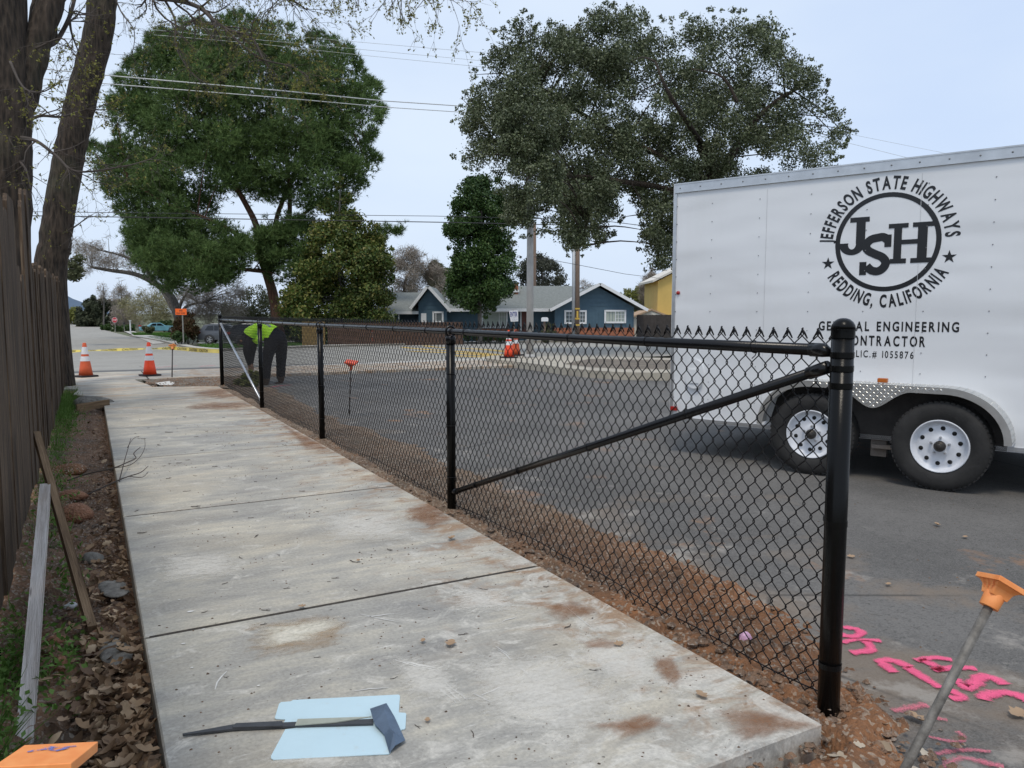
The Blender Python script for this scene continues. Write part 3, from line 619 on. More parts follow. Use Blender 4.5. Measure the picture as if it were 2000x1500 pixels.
# ---- cones
CO_B = mat('bright_cone_orange', (.90, .075, .02), .5, 0, .06, 8); CO_D = mat('dull_cone_orange', (.62, .10, .03), .6, 0, .15, 8)
CWH = mat('cone_reflective_band', (.72, .72, .72), .4, 0, .08, 14); CBK = mat('cone_rubber_base', (.03, .022, .022), .7, 0, .2, 12)
def cone(label, loc, m, h=.71, rz=0, group='traffic cones on the work site'):
    t = thing('traffic_cone', label, 'cone', loc, rz, group); k = h / .71
    b = MB(); b.prism([(.18 * k * math.cos(a) * (1 / max(abs(math.cos(a)), abs(math.sin(a)))) ** .85, .18 * k * math.sin(a) * (1 / max(abs(math.cos(a)), abs(math.sin(a)))) ** .85) for a in np.linspace(0, 6.2832, 25)[:-1]], 2, 0, .035 * k); b.build('base', CBK, t, False, .006)
    def rad(z): return (.135 - .103 * (z - .035) / .675) * k if z > .035 else .135 * k
    b = MB(); b.lathe([(rad(z), z * k) for z in (.036, .2, .4, .6, .70)] + [(.026 * k, .71 * k), (.018 * k, .69 * k)], 28); b.build('cone_body', m, t)
    for z0, z1 in ((.33, .43), (.475, .625)):
        b = MB(); b.lathe([(rad(z0) + .002, z0 * k), (rad(z1) + .002, z1 * k)], 28, closed=True); b.build('reflective_band', CWH, t)
    return t
cone('dull orange cone with smudged white bands left of the brighter cone at the kerb', ground_at(168, 736, 0), CO_D, .70, .5)
cone('bright orange cone in front of the street between dull cone and thin stake', ground_at(293, 734, 0), CO_B, .70, .3)
cone('small far cone on the far pavement in front of the brown board fence', ground_at(727, 671, .06), CO_B, 1.05, 0)
cone('orange cone on the tip of the kerb island beside the concrete pole', ground_at(994, 699, .1), CO_B, .75, .2)
cone('faded cone behind the island cone, beside the ENTER sign post', ground_at(1007, 694.5, .1), CO_D, .75, .7)
# ---- caution tape
TAPE = mat('yellow_barrier_tape', (.66, .52, .09), .45, 0, .1, 3); TINK = mat('tape_black_print', (.02, .02, .02), .5)
tp = [(70, 689, 16.6), (130, 686.5, 16.5), (165, 685, 16.42), (230, 683, 16.3), (292, 681, 16.2), (337, 680, 15.97), (365, 682, 15.6), (395, 684.5, 15.1), (436, 686.5, 14.5)]
P = [point_at(*q) for q in tp]; fine = []
for i in range(len(P) - 1):
    k = 10
    for t in range(k): fine.append(P[i].lerp(P[i + 1], t / k))
fine.append(P[-1]); b = MB(); vs = []; n = len(fine); tw = []
for i, p in enumerate(fine):
    a = .95 if i < 46 else max(.1, .95 - (i - 46) * .06)
    a += .25 * math.sin(i * .35); hh = .04; tw.append(a); w = UP * math.cos(a) * hh + FW * math.sin(a) * hh; vs += [p + w, p - w]
b.add(vs, [(2 * i, 2 * i + 1, 2 * i + 3, 2 * i + 2) for i in range(n - 1)])
tt = tag(b.build('barrier_tape', TAPE), 'yellow caution tape stretched across behind the two cones to the fence', 'tape')
acc = [0]
for a, c in zip(fine, fine[1:]): acc.append(acc[-1] + (c - a).length)
def along(s):
    for i in range(n - 1):
        if acc[i + 1] >= s: t = (s - acc[i]) / (acc[i + 1] - acc[i]); return fine[i].lerp(fine[i + 1], t), tw[i] * (1 - t) + tw[i + 1] * t
    return fine[-1], tw[-1]
s = .1
while s < acc[-1] - .6:
    x = s; b = MB()
    for ch in 'CAUTION':
        vs, fs, w = glyph(ch, .02); out = []
        for v in vs:
            p, a = along(x + v[0] * .075); hh = (v[1] / .7 - .5) * .058; out.append(p + UP * math.cos(a) * hh + FW * math.sin(a) * hh - FW * .004 * math.cos(a) + UP * .004 * math.sin(a))
        b.add(out, fs); x += (w + .1) * .075
    s = x + .12; b.build('print', TINK, tt)
# ================================================================ TRAILER
TW = NT('white_trailer_skin'); _w = TW.noise(1.1, 2, .5, TW.obj((.5, 1, 1.6))); _d = TW.noise(2.2, 6, .65, TW.obj((1, 1, .25)))
_c = TW.mix(TW.mapr(_d, .5, .75, 0, .35), (.76, .77, .78), (.66, .66, .64)); _c = TW.mix(TW.mapr(TW.noise(.9, 6, .7, TW.obj((1, 1, 2))), .66, .72, 0, .35), _c, (.55, .45, .33))
TW.bump(_w, .9, .05); TW = TW.fin(_c, .17)
ALU = mat('aluminium_trim', (.55, .56, .57), .35, .8, .12, 8); BLKP = mat('black_vinyl_lettering', (.008, .008, .009), .35, 0, .05, 20)
DARKU = mat('dirt_and_shade_dark', (.035, .031, .028), .8, 0, .35, 7, .3, 40); DUST = mat('dusty_chassis_steel', (.20, .17, .145), .8, 0, .3, 6, .2, 40)
PLATE = mat('diamond_plate', (.60, .60, .58), .30, .8, .12, 9); TYRE = mat('tyre_rubber', (.022, .021, .020), .75, 0, .35, 9, .25, 60); RIM = mat('white_wheel_rim', (.70, .72, .76), .4, 0, .08, 12)
HUBM = mat('greasy_hub', (.05, .045, .04), .45, .5, .3, 30); REDL = mat('red_lens', (.35, .02, .015), .25); AMB = mat('amber_lens', (.45, .12, .02), .25); SEAL = mat('dull_screw', (.20, .20, .205), .5)
def lat_pt(lat, u): return Vector((RT.x * lat + math.sin(yaw) * u, RT.y * lat + math.cos(yaw) * u, 0))
tO = lat_pt(1.545, 7.42); tX = (lat_pt(.784, -.621)).normalized(); tY = Vector((-tX.y, tX.x, 0))   # x to the front, y inward
if tY.dot(lat_pt(.621, .784)) < 0: tY = -tY
tO.z = LOT
TM = frame_M(tO, tX, tY, (0, 0, 1)); TMi = TM.inverted()
trl = thing('cargo_trailer', 'white enclosed tandem axle cargo trailer with round black JSH logo parked behind the fence', 'trailer'); trl.matrix_world = TM
def on_side(x, y, off=0.0):                           # where a sight line meets the trailer's side
    o = TMi @ EYEP; d = TMi.to_3x3() @ ray(x, y); t = (off - o.y) / d.y; p = o + d * t; return p.x, p.z
zb = on_side(1309, 818)[1]; ztop = on_side(1320, 362)[1]; x0 = on_side(1314, 600)[0]; LEN = 5.3
b = MB(); b.prism([(x0, zb), (x0 + LEN, zb), (x0 + LEN, ztop), (x0, ztop)], 1, 0, 2.4)
ax = [on_side(1590, 840, -.1)[0], on_side(1840, 850, -.1)[0]]; AZ = .345
body = b.build('body', TW, trl, False, .012)
b = MB(); b.box((x0 + LEN / 2, -.006, ztop - .035), (LEN, .016, .075)); b.box((x0 + LEN / 2, -.012, ztop - .072), (LEN, .012, .008)); b.box((x0 + LEN / 2, -.004, ztop + .006), (LEN, .03, .012))
b.box((x0 + .012, -.005, (zb + ztop) / 2 - .04), (.03, .014, ztop - zb - .09)); b.box((x0 + LEN / 2, -.005, zb + .012), (LEN, .014, .03)); b.build('edge_trim', ALU, trl)
b = MB(); z = ztop - .05; x = x0 + .06
while x < x0 + LEN: b.ball((x, -.016, ztop - .035), .007, 4); x += .203
cols = [on_side(px, py)[0] for px, py in ((1390, 470), (1482, 480), (1582, 480))]; stp = (cols[2] - cols[0]) / 2
xs_ = [x0 + .03] + [cols[0] + k * stp for k in range(12) if cols[0] + k * stp < x0 + LEN]
for x in xs_:
    z = ztop - .20
    while z > zb + .12: b.ball((x, -.0020, z), .0048, 4); z -= .165
b.build('screw_heads', SEAL, trl)['kind'] = 'stuff'
xm = on_side(1795, 480)[0]; SEAMM = mat('seam_sealant', (.58, .59, .60), .5)
for x in (xm, xm - 1.22): b = MB(); b.box((x, -.0012, (zb + ztop) / 2 - .05), (.004, .002, ztop - zb - .14)); b.build('panel_seam', SEAMM, trl)
# logo
lx0, lz0 = on_side(1631, 492); lx1, lz1 = on_side(1840, 452); _, tz = on_side(1742, 375); _, bz = on_side(1728, 569)
cx = (lx0 + lx1) / 2; cz = (tz + bz) / 2; RR = ((lx1 - lx0) + (tz - bz)) / 4; I4 = Matrix.Identity(4)
def ring(mb, c, r0, r1, y, n=72):
    vs = []
    for k in range(n): a = 2 * math.pi * k / n; vs += [(c[0] + r0 * math.cos(a), y, c[1] + r0 * math.sin(a)), (c[0] + r1 * math.cos(a), y, c[1] + r1 * math.sin(a))]
    mb.add(vs, [(2 * k, 2 * k + 1, (2 * k + 3) % (2 * n), (2 * k + 2) % (2 * n)) for k in range(n)])
b = MB(); ring(b, (cx, cz), RR * .905, RR, -.0022); b.build('logo_ring', BLKP, trl)
def poly(mb, pts, y): mb.add([(cx + RR * p[0], y, cz + RR * p[1]) for p in pts], [tuple(range(len(pts)))])
def rect(mb, x_0, x_1, z_0, z_1, y): poly(mb, [(x_0, z_0), (x_1, z_0), (x_1, z_1), (x_0, z_1)], y)
b = MB()
rect(b, -.715, -.335, .44, .54, -.0026); rect(b, -.59, -.41, -.0, .44, -.0026)
vs = []
for k in range(17): a = math.pi * k / 16; vs += [(cx + RR * (-.665 - .255 * -math.cos(a)), -.0026, cz + RR * (0 - .235 * math.sin(a))), (cx + RR * (-.665 + .08 * math.cos(a)), -.0026, cz + RR * (0 - .115 * math.sin(a)))]
b.add(vs, [(2 * k, 2 * k + 1, 2 * k + 3, 2 * k + 2) for k in range(16)])
rect(b, -.93, -.735, 0, .015, -.0026)
sp_ = [(.02, .05), (-.06, .105), (-.16, .10), (-.30, .065), (-.385, -.04), (-.345, -.15), (-.2, -.235), (-.07, -.30), (.0, -.40), (-.03, -.51), (-.14, -.585), (-.27, -.56), (-.36, -.47)]
fine = []
for i in range(len(sp_) - 1):
    p0, p1, p2, p3 = (np.array(sp_[max(0, min(len(sp_) - 1, i + k))]) for k in (-1, 0, 1, 2))
    for t in (0, .25, .5, .75): fine.append(.5 * (2 * p1 + (p2 - p0) * t + (2 * p0 - 5 * p1 + 4 * p2 - p3) * t * t + (3 * p1 - p0 - 3 * p2 + p3) * t ** 3))
fine.append(np.array(sp_[-1])); b.ribbon([(cx + RR * p[0], -.0029, cz + RR * p[1]) for p in fine], RR * .165, Vector((0, 1, 0)))
rect(b, -.035, .095, -.10, .15, -.0033); rect(b, -.50, -.365, -.655, -.385, -.0033)
for a, c in ((.14, .285), (.575, .75)): rect(b, a, c, -.42, .35, -.0037)
rect(b, .035, .40, .27, .36, -.0041); rect(b, .48, .90, .27, .36, -.0041); rect(b, .08, .38, -.44, -.345, -.0041); rect(b, .46, .86, -.44, -.345, -.0041); rect(b, .28, .58, -.06, .03, -.0041)
b.build('logo_letters', BLKP, trl)
for txt, r_, a0, a1, ins in (('JEFFERSON STATE HIGHWAYS', 1.07, 178, 2, False), ('REDDING, CALIFORNIA', 1.07, 211, 331, True)):
    ws = [(.28 if q == ' ' else glyph(q, .028)[2]) for q in txt]; tot = sum(ws) + .17 * (len(txt) - 1); i = 0
    for word in txt.split(' '):
        s0 = sum(ws[:i]) + .17 * i; s1 = s0 + sum(ws[i:i + len(word)]) + .17 * (len(word) - 1); b = MB()
        text_arc(b, word, (cx, cz), RR * r_, R(a0 + (a1 - a0) * s0 / tot), R(a0 + (a1 - a0) * s1 / tot), RR * .25, I4, .034, .17, -.0022, ins); b.build('ring_lettering', BLKP, trl); i += len(word) + 1
for a in (199, -17):
    b = MB(); q = (RR * 1.2 * math.cos(R(a)), RR * 1.2 * math.sin(R(a))); b.add([(cx + q[0] + RR * (.135 if k % 2 == 0 else .052) * math.sin(k * math.pi / 5), -.0022, cz + q[1] + RR * (.135 if k % 2 == 0 else .052) * math.cos(k * math.pi / 5)) for k in range(10)], [tuple(range(10))]); b.build('star', BLKP, trl)
def line(txt, xl, yl, xr, yr, cappx, bold):
    a = on_side(xl, yl); c = on_side(xr, yr); m = on_side((xl + xr) / 2, (yl + yr) / 2 - cappx); cap = m[1] - (a[1] + c[1]) / 2
    ws = [(.3 if q == ' ' else glyph(q, bold)[2]) for q in txt]; tot = sum(ws) + .24 * (len(txt) - 1); kx = (c[0] - a[0]) / tot; i = 0
    for word in txt.split(' '):
        s0 = sum(ws[:i]) + .24 * i; s1 = s0 + sum(ws[i:i + len(word)]) + .24 * (len(word) - 1); b = MB(); text_fit(b, word, a[0] + s0 * kx, a[0] + s1 * kx, (a[1] + c[1]) / 2, cap, I4, bold, .24, -.0022); b.build('lettering', BLKP, trl); i += len(word) + 1
line('GENERAL ENGINEERING', 1599, 645, 1873, 648, 18, .028); line('CONTRACTOR', 1648, 674, 1807, 676.5, 19, .028); line('LIC.# 1055876', 1672, 697.5, 1784, 700, 13.5, .012)
# fender
b = MB(); FXa, FXb = ax[0] - .44, ax[1] + .46; xs_ = np.linspace(0, 1, 61); outer = []
RA = .40
for t in np.linspace(0, 1, 15): a = math.pi - t * math.pi / 2; outer.append((ax[0] - .02 + .43 * math.cos(a), .40 + .40 * math.sin(a)))
for t in np.linspace(0, 1, 9)[1:-1]: outer.append((ax[0] - .02 + (ax[1] - ax[0] + .04) * t, .80))
for t in np.linspace(0, 1, 15): a = math.pi / 2 - t * math.pi / 2; outer.append((ax[1] + .02 + .45 * math.cos(a), .40 + .40 * math.sin(a)))
W = -.235; n = len(outer); lip = .05
vs = []
for x, z in outer: vs += [(x, .0, z), (x, W, z)]
b.add(vs, [(2 * i, 2 * i + 1, 2 * i + 3, 2 * i + 2) for i in range(n - 1)], True)
mid = (ax[0] + ax[1]) / 2
def inner(x):
    d0 = min(abs(x - ax[0]), abs(x - ax[1])); z = AZ + .03 + math.sqrt(max(0, RA * RA - d0 * d0)) if d0 < RA else .4
    if ax[0] < x < ax[1]: z = .765 - .155 * math.exp(-((x - mid) / .17) ** 2)
    return z
X = np.linspace(ax[0] - .02, ax[1] + .02, 41); vs = []
for x in X: vs += [(x, W - .002, .80), (x, W - .002, min(.75, inner(float(x))))]
b.add(vs, [(2 * i, 2 * i + 1, 2 * i + 3, 2 * i + 2) for i in range(40)])
vs = []
for x, z in outer[:15]: dx, dz = ax[0] - .02 - x, .40 - z; q = math.hypot(dx, dz); vs += [(x, W - .001, z), (x + dx / q * lip, W - .001, z + dz / q * lip)]
b.add(vs, [(2 * i, 2 * i + 1, 2 * i + 3, 2 * i + 2) for i in range(14)])
vs = []
for x, z in outer[-15:]: dx, dz = ax[1] + .02 - x, .40 - z; q = math.hypot(dx, dz); vs += [(x, W - .001, z), (x + dx / q * lip, W - .001, z + dz / q * lip)]
b.add(vs, [(2 * i, 2 * i + 1, 2 * i + 3, 2 * i + 2) for i in range(14)])
def lozenge(c, t, nrm, L_=.030, w_=.010, h_=.0045):
    c, t, nrm = Vector(c), Vector(t).normalized(), Vector(nrm).normalized(); s = t.cross(nrm); b.add([c - t * L_ / 2, c + s * w_ / 2, c + t * L_ / 2, c - s * w_ / 2, c + nrm * h_], [(0, 1, 4), (1, 2, 4), (2, 3, 4), (3, 0, 4)])
i = 0
for x in np.arange(ax[0], ax[1], .026):
    j = 0
    for z in np.arange(.60, .79, .026):
        if z > inner(float(x)) + .012: lozenge((x, W - .002, z), (1, 0, 1 if (i + j) % 2 else -1), (0, -1, 0))
        j += 1
    i += 1
i = 0
for (xa, za), (xb, zb_) in zip(outer, outer[1:]):
    sg = max(1, int(math.hypot(xb - xa, zb_ - za) / .03)); tv = Vector((xb - xa, 0, zb_ - za)).normalized(); nv = Vector((-tv.z, 0, tv.x))
    for q in range(sg):
        for j in range(8):
            p = Vector((xa + (xb - xa) * (q + .5) / sg, W + .015 + j * .029, za + (zb_ - za) * (q + .5) / sg)); lozenge(p, tv + Vector((0, 1 if (i + j) % 2 else -1, 0)), nv)
        i += 1
b.build('fender', PLATE, trl)
b = MB(); lx, lz = on_side(1720, 733, -.2); b.box((lx, -.12, .825), (.075, .045, .035)); b.build('marker_light', AMB, trl, False, .006)
b = MB(); lx, lz = on_side(1325, 572); b.lathe([(.018, 0), (.018, .01), (.008, .018)], 14, axis_M((lx, 0, lz), (0, -1, 0))); b.build('marker_light', REDL, trl)
b = MB(); lx, lz = on_side(1314, 797); b.box((lx + .02, -.018, lz), (.07, .02, .04)); b.build('marker_light', REDL, trl, False, .004)
b = MB(); lx, lz = on_side(1358, 730); b.prism([(lx + .085 * math.cos(a) * (1 if abs(math.cos(a)) > .3 else .9), lz + .135 * math.copysign(abs(math.sin(a)) ** .7, math.sin(a))) for a in np.linspace(0, 6.283, 25)[:-1]], 1, -.03, 0)
b.box((lx, -.034, lz - .02), (.10, .012, .14)); b.build('side_vent', TW, trl, False, .006)
# running gear
b = MB(); b.box((x0 + LEN / 2, .16, .42), (LEN - .2, .06, .16)); b.box((x0 + LEN / 2, 2.24, .42), (LEN - .2, .06, .16)); b.box((mid, .03, .50), (.95, .06, .14)); b.box((x0 + LEN + .6, 1.05, .42), (1.3, .08, .1)); b.box((mid, .06, .33), (.12, .05, .30)); b.box((mid + .1, .0, .27), (.28, .05, .03), None)
b.build('chassis', DUST, trl)
b = MB(); b.prism([(ax[0] - .40, .33), (ax[1] + .42, .33), (ax[1] + .42, .45), (ax[1] + .36, .62), (ax[1] + .2, .745), (ax[1], .78), (ax[0], .78), (ax[0] - .2, .745), (ax[0] - .35, .62), (ax[0] - .40, .45)], 1, -.012, -.002); b.box((mid, 1.05, .345), (.1, 1.7, .1));  # flat dark panel behind the wheels imitates the shade of the wheel wells
for a in ax: b.tube([(a, 0, AZ), (a, 2.4, AZ)], .04, 10)
b.box((x0 + LEN / 2, 1.2, zb + .005), (LEN - .1, 2.3, .03)); b.build('underbody', DARKU, trl)
VENTM = mat('vent_shade_black', (.006, .006, .006), .8)  # black of the discs stands for the shade inside the rim holes
def wheel(a, yc, side):
    M = frame_M((a, yc, AZ), (1, 0, 0), (0, 0, 1), (0, -side, 0))     # local z points outward
    b = MB(); prof = [(.19, -.09), (.27, -.105), (.32, -.10), (.340, -.085), (.345, -.05), (.345, .05), (.340, .082), (.326, .098), (.29, .106), (.25, .104), (.215, .092), (.198, .08), (.192, .05), (.192, -.05), (.19, -.09)]
    b.lathe(prof, 56, M, True, True)
    for k in range(56):
        q = 2 * math.pi * k / 56
        for w_ in (-.07, .07): 
            Mk = M @ Matrix.Rotation(q, 4, 'Z') @ Matrix.Translation((.3405, 0, w_)); b.box((0, 0, 0), (.012, .024, .035), Mk)
    w = b.build('wheel', TYRE, trl)
    b = MB(); b.lathe([(.206, .082), (.203, .094), (.197, .094), (.190, .080), (.184, .055), (.176, .045), (.170, .038), (.150, .046), (.118, .052), (.085, .050), (.070, .062), (.05, .064), (.04, .066)], 56, M, True, True); b.build('rim', RIM, w)
    for k in range(10):
        q = 2 * math.pi * (k + .35) / 10; b = MB()
        Mk = M @ Matrix.Translation((.137 * math.cos(q), .137 * math.sin(q), .0495)); b.lathe([(.0165, -.004), (.0165, .003)], 14, Mk); b.build('vent_hole', VENTM, w)
    b = MB(); b.lathe([(.042, .06), (.042, .09), (.034, .105), (.026, .108), (.026, .125), (.020, .13), (.004, .131)], 20, M)
    b.build('hub', HUBM, w)
    for k in range(5):
        q = 2 * math.pi * k / 5 + .3; b = MB(); b.lathe([(.0105, .055), (.0105, .078), (.006, .086)], 6, M @ Matrix.Translation((.066 * math.cos(q), .066 * math.sin(q), 0)), False); b.build('lug_nut', ALU, w)
for a in ax: wheel(a, -.10, 1)
for a in ax: wheel(a, 2.5, -1)
# ================================================================ WORKER
CLOTH = mat('dark_work_clothes', (.014, .014, .018), .9, 0, .3, 7, .3, 90, None, .1); VEST = mat('lime_safety_vest', (.50, .95, .02), .6, 0, .1, 9, .3, 30)
SKIN = mat('skin', (.32, .17, .11), .55, 0, .08, 20); BAND = mat('vest_grey_band', (.28, .32, .30), .4, 0, .1, 20); BOOT = mat('brown_boot', (.07, .04, .025), .8, 0, .2, 20)
CAPM = mat('dark_cap', (.02, .02, .024), .85, 0, .2, 20)
wd = 14.75; wk = wd / 1500; w0 = point_at(520, 752, wd); w0.z = LOT
WM = frame_M(w0, RT, Vector((math.sin(yaw), math.cos(yaw), 0)), (0, 0, 1))
def wp(px, py, d=0.0): return Vector(((px - 520) * wk, d, EYE - (py - 612) * wk - LOT))
J = {'pel': (wp(541, 652, .02), .165), 'sp1': (wp(527, 646, .03), .160), 'sp2': (wp(511, 643, .04), .165), 'chest': (wp(497, 645, .05), .16), 'neck': (wp(483, 650, .07), .065), 'headb': (wp(478, 657, .08), .075),
     'headm': (wp(474, 664, .09), .098), 'headt': (wp(472, 671, .10), .085),
     'hipa': (wp(536, 661, -.09), .145), 'knea': (wp(526, 705, -.12), .10), 'anka': (wp(522, 743, -.10), .085), 'heea': (wp(522, 753, -.10), .045), 'toea': (wp(511, 755, -.16), .038),
     'hipb': (wp(548, 660, .13), .145), 'kneb': (wp(545, 704, .18), .10), 'ankb': (wp(541, 741, .24), .085), 'heeb': (wp(541, 750, .24), .045), 'toeb': (wp(530, 752, .18), .038),
     'sha': (wp(495, 650, -.16), .09), 'elba': (wp(490, 684, -.21), .068), 'wria': (wp(493, 713, -.13), .034), 'pala': (wp(494, 720, -.11), .036),
     'shb': (wp(494, 650, .25), .09), 'elbb': (wp(486, 682, .30), .068), 'wrib': (wp(487, 711, .16), .034), 'palb': (wp(488, 718, .14), .036)}
E_ = [('pel', 'sp1'), ('sp1', 'sp2'), ('sp2', 'chest'), ('chest', 'neck'), ('neck', 'headb'), ('headb', 'headm'), ('headm', 'headt'), ('pel', 'hipa'), ('hipa', 'knea'), ('knea', 'anka'), ('anka', 'heea'), ('heea', 'toea'),
      ('pel', 'hipb'), ('hipb', 'kneb'), ('kneb', 'ankb'), ('ankb', 'heeb'), ('heeb', 'toeb'), ('chest', 'sha'), ('sha', 'elba'), ('elba', 'wria'), ('wria', 'pala'), ('chest', 'shb'), ('shb', 'elbb'), ('elbb', 'wrib'), ('wrib', 'palb')]
for s_ in 'ab':                                   # five bent fingers on each hand
    pa = J['pal' + s_][0]
    for f, (dx, dl) in enumerate(((-.030, .075), (-.012, .085), (.008, .082), (.027, .068))):
        n1, n2 = f'f{s_}{f}1', f'f{s_}{f}2'; J[n1] = (pa + Vector((-.018, dx, -.045)), .0105); J[n2] = (pa + Vector((.006, dx * 1.1, -.045 - dl * .55)), .009); E_ += [('pal' + s_, n1), (n1, n2)]
    J[f't{s_}1'] = (pa + Vector((.035, -.02, -.02)), .012); J[f't{s_}2'] = (pa + Vector((.04, -.03, -.06)), .0095); E_ += [('pal' + s_, f't{s_}1'), (f't{s_}1', f't{s_}2')]
keys = list(J); me = bpy.data.meshes.new('worker_skeleton'); me.from_pydata([J[k][0] for k in keys], [(keys.index(a), keys.index(c)) for a, c in E_], [])
so_ = bpy.data.objects.new('worker_skeleton', me); COL.objects.link(so_)
md = so_.modifiers.new('skin', 'SKIN'); md.use_smooth_shade = True
for i, k in enumerate(keys):
    r_ = J[k][1]; me.skin_vertices[0].data[i].radius = (r_, r_)
me.skin_vertices[0].data[0].use_root = True
sb = so_.modifiers.new('sub', 'SUBSURF'); sb.levels = 2; sb.render_levels = 2
dg = bpy.context.evaluated_depsgraph_get(); dg.update()
bodyme = bpy.data.meshes.new_from_object(so_.evaluated_get(dg)); bpy.data.objects.remove(so_)
person = thing('person', 'worker in lime safety vest bending over cut branches behind the fence', 'person'); person.matrix_world = WM
bodyme.name = 'body'; bo = link('body', bodyme, CLOTH, person); bodyme.materials.append(SKIN); bodyme.materials.append(BOOT)
hands = [J['pala'][0], J['palb'][0]]; hm = J['headm'][0]
for p in bodyme.polygons:
    c = p.center; p.use_smooth = True
    if min((c - h).length for h in hands) < .13 and c.z < J['wria'][0].z + .02: p.material_index = 1
    elif (c - J['headt'][0]).length < .16 and c.x < J['neck'][0].x: p.material_index = 1
    elif c.z < .13: p.material_index = 2
tor = [J[k][0] for k in ('sp1', 'sp2', 'chest', 'neck')]
bm = bmesh.new(); bm.from_mesh(bodyme); bm.normal_update()
kx0, kx1 = J['neck'][0].x + .03, wp(539, 0).x
for co, no in (((kx0, 0, 0), (-1, 0, 0)), ((kx1, 0, wp(0, 645).z), (1, 0, -.35)), ((0, 0, wp(0, 659).z), (0, 0, -1)), ((wp(499, 0).x, 0, wp(0, 657).z), (-.75, 0, -1))):
    bmesh.ops.bisect_plane(bm, geom=bm.verts[:] + bm.edges[:] + bm.faces[:], plane_co=co, plane_no=no, clear_outer=True)
dl = []
bmesh.ops.delete(bm, geom=dl, context='FACES')
for v in bm.verts: v.co += v.normal * .02
vm = bpy.data.meshes.new('safety_vest'); bm.to_mesh(vm); bm.free(); vm.materials.append(VEST); vm.materials.append(BAND)
for p in vm.polygons:
    p.use_smooth = True; p.material_index = 1 if wp(510, 0).x < p.center.x < wp(514, 0).x or abs(p.center.y - .05) > .10 and abs(p.center.y - .05) < .14 else 0
vo = link('safety_vest', vm, None, person)
b = MB()                                          # open front of the vest hanging from the chest
for s_ in (-1, 1):
    top = [wp(499, 648, .05 + s_ * .12), wp(512, 647, .05 + s_ * .13), wp(530, 649, .04 + s_ * .12)]; low = [wp(497, 661, .05 + s_ * .16), wp(512, 667, .04 + s_ * .17), wp(519, 671, .03 + s_ * .15)]
    if s_ < 0: low = [wp(497, 662, -.17), wp(510, 671, -.20), wp(517, 670, -.18)]
    b.add(top + low, [(0, 1, 4, 3), (1, 2, 5, 4)], True)
hv = b.build('vest_flap', VEST, person); sd_ = hv.modifiers.new('thick', 'SOLIDIFY'); sd_.thickness = .012
b = MB(); b.ball(tuple(hm + Vector((.005, 0, .012))), .112, 10, (1.05, .95, .95)); b.ball(tuple(J['headt'][0] + Vector((-.05, 0, .03))), .075, 8, (1.2, .9, .25)); b.build('cap', CAPM, person)
b = MB(); hd = J['headt'][0]
b.ball(tuple(hd + Vector((-.075, 0, -.03))), .018, 6, (1.3, .8, 1)); 
for s_ in (-1, 1): b.ball(tuple(hd + Vector((-.07, s_ * .03, .0))), .011, 6); b.ball(tuple(hm + Vector((0, s_ * .098, -.01))), .03, 6, (.8, .35, 1.2))
b.ball(tuple(hd + Vector((-.045, 0, -.07))), .022, 6, (.6, 1.3, .5)); b.build('face', SKIN, person)

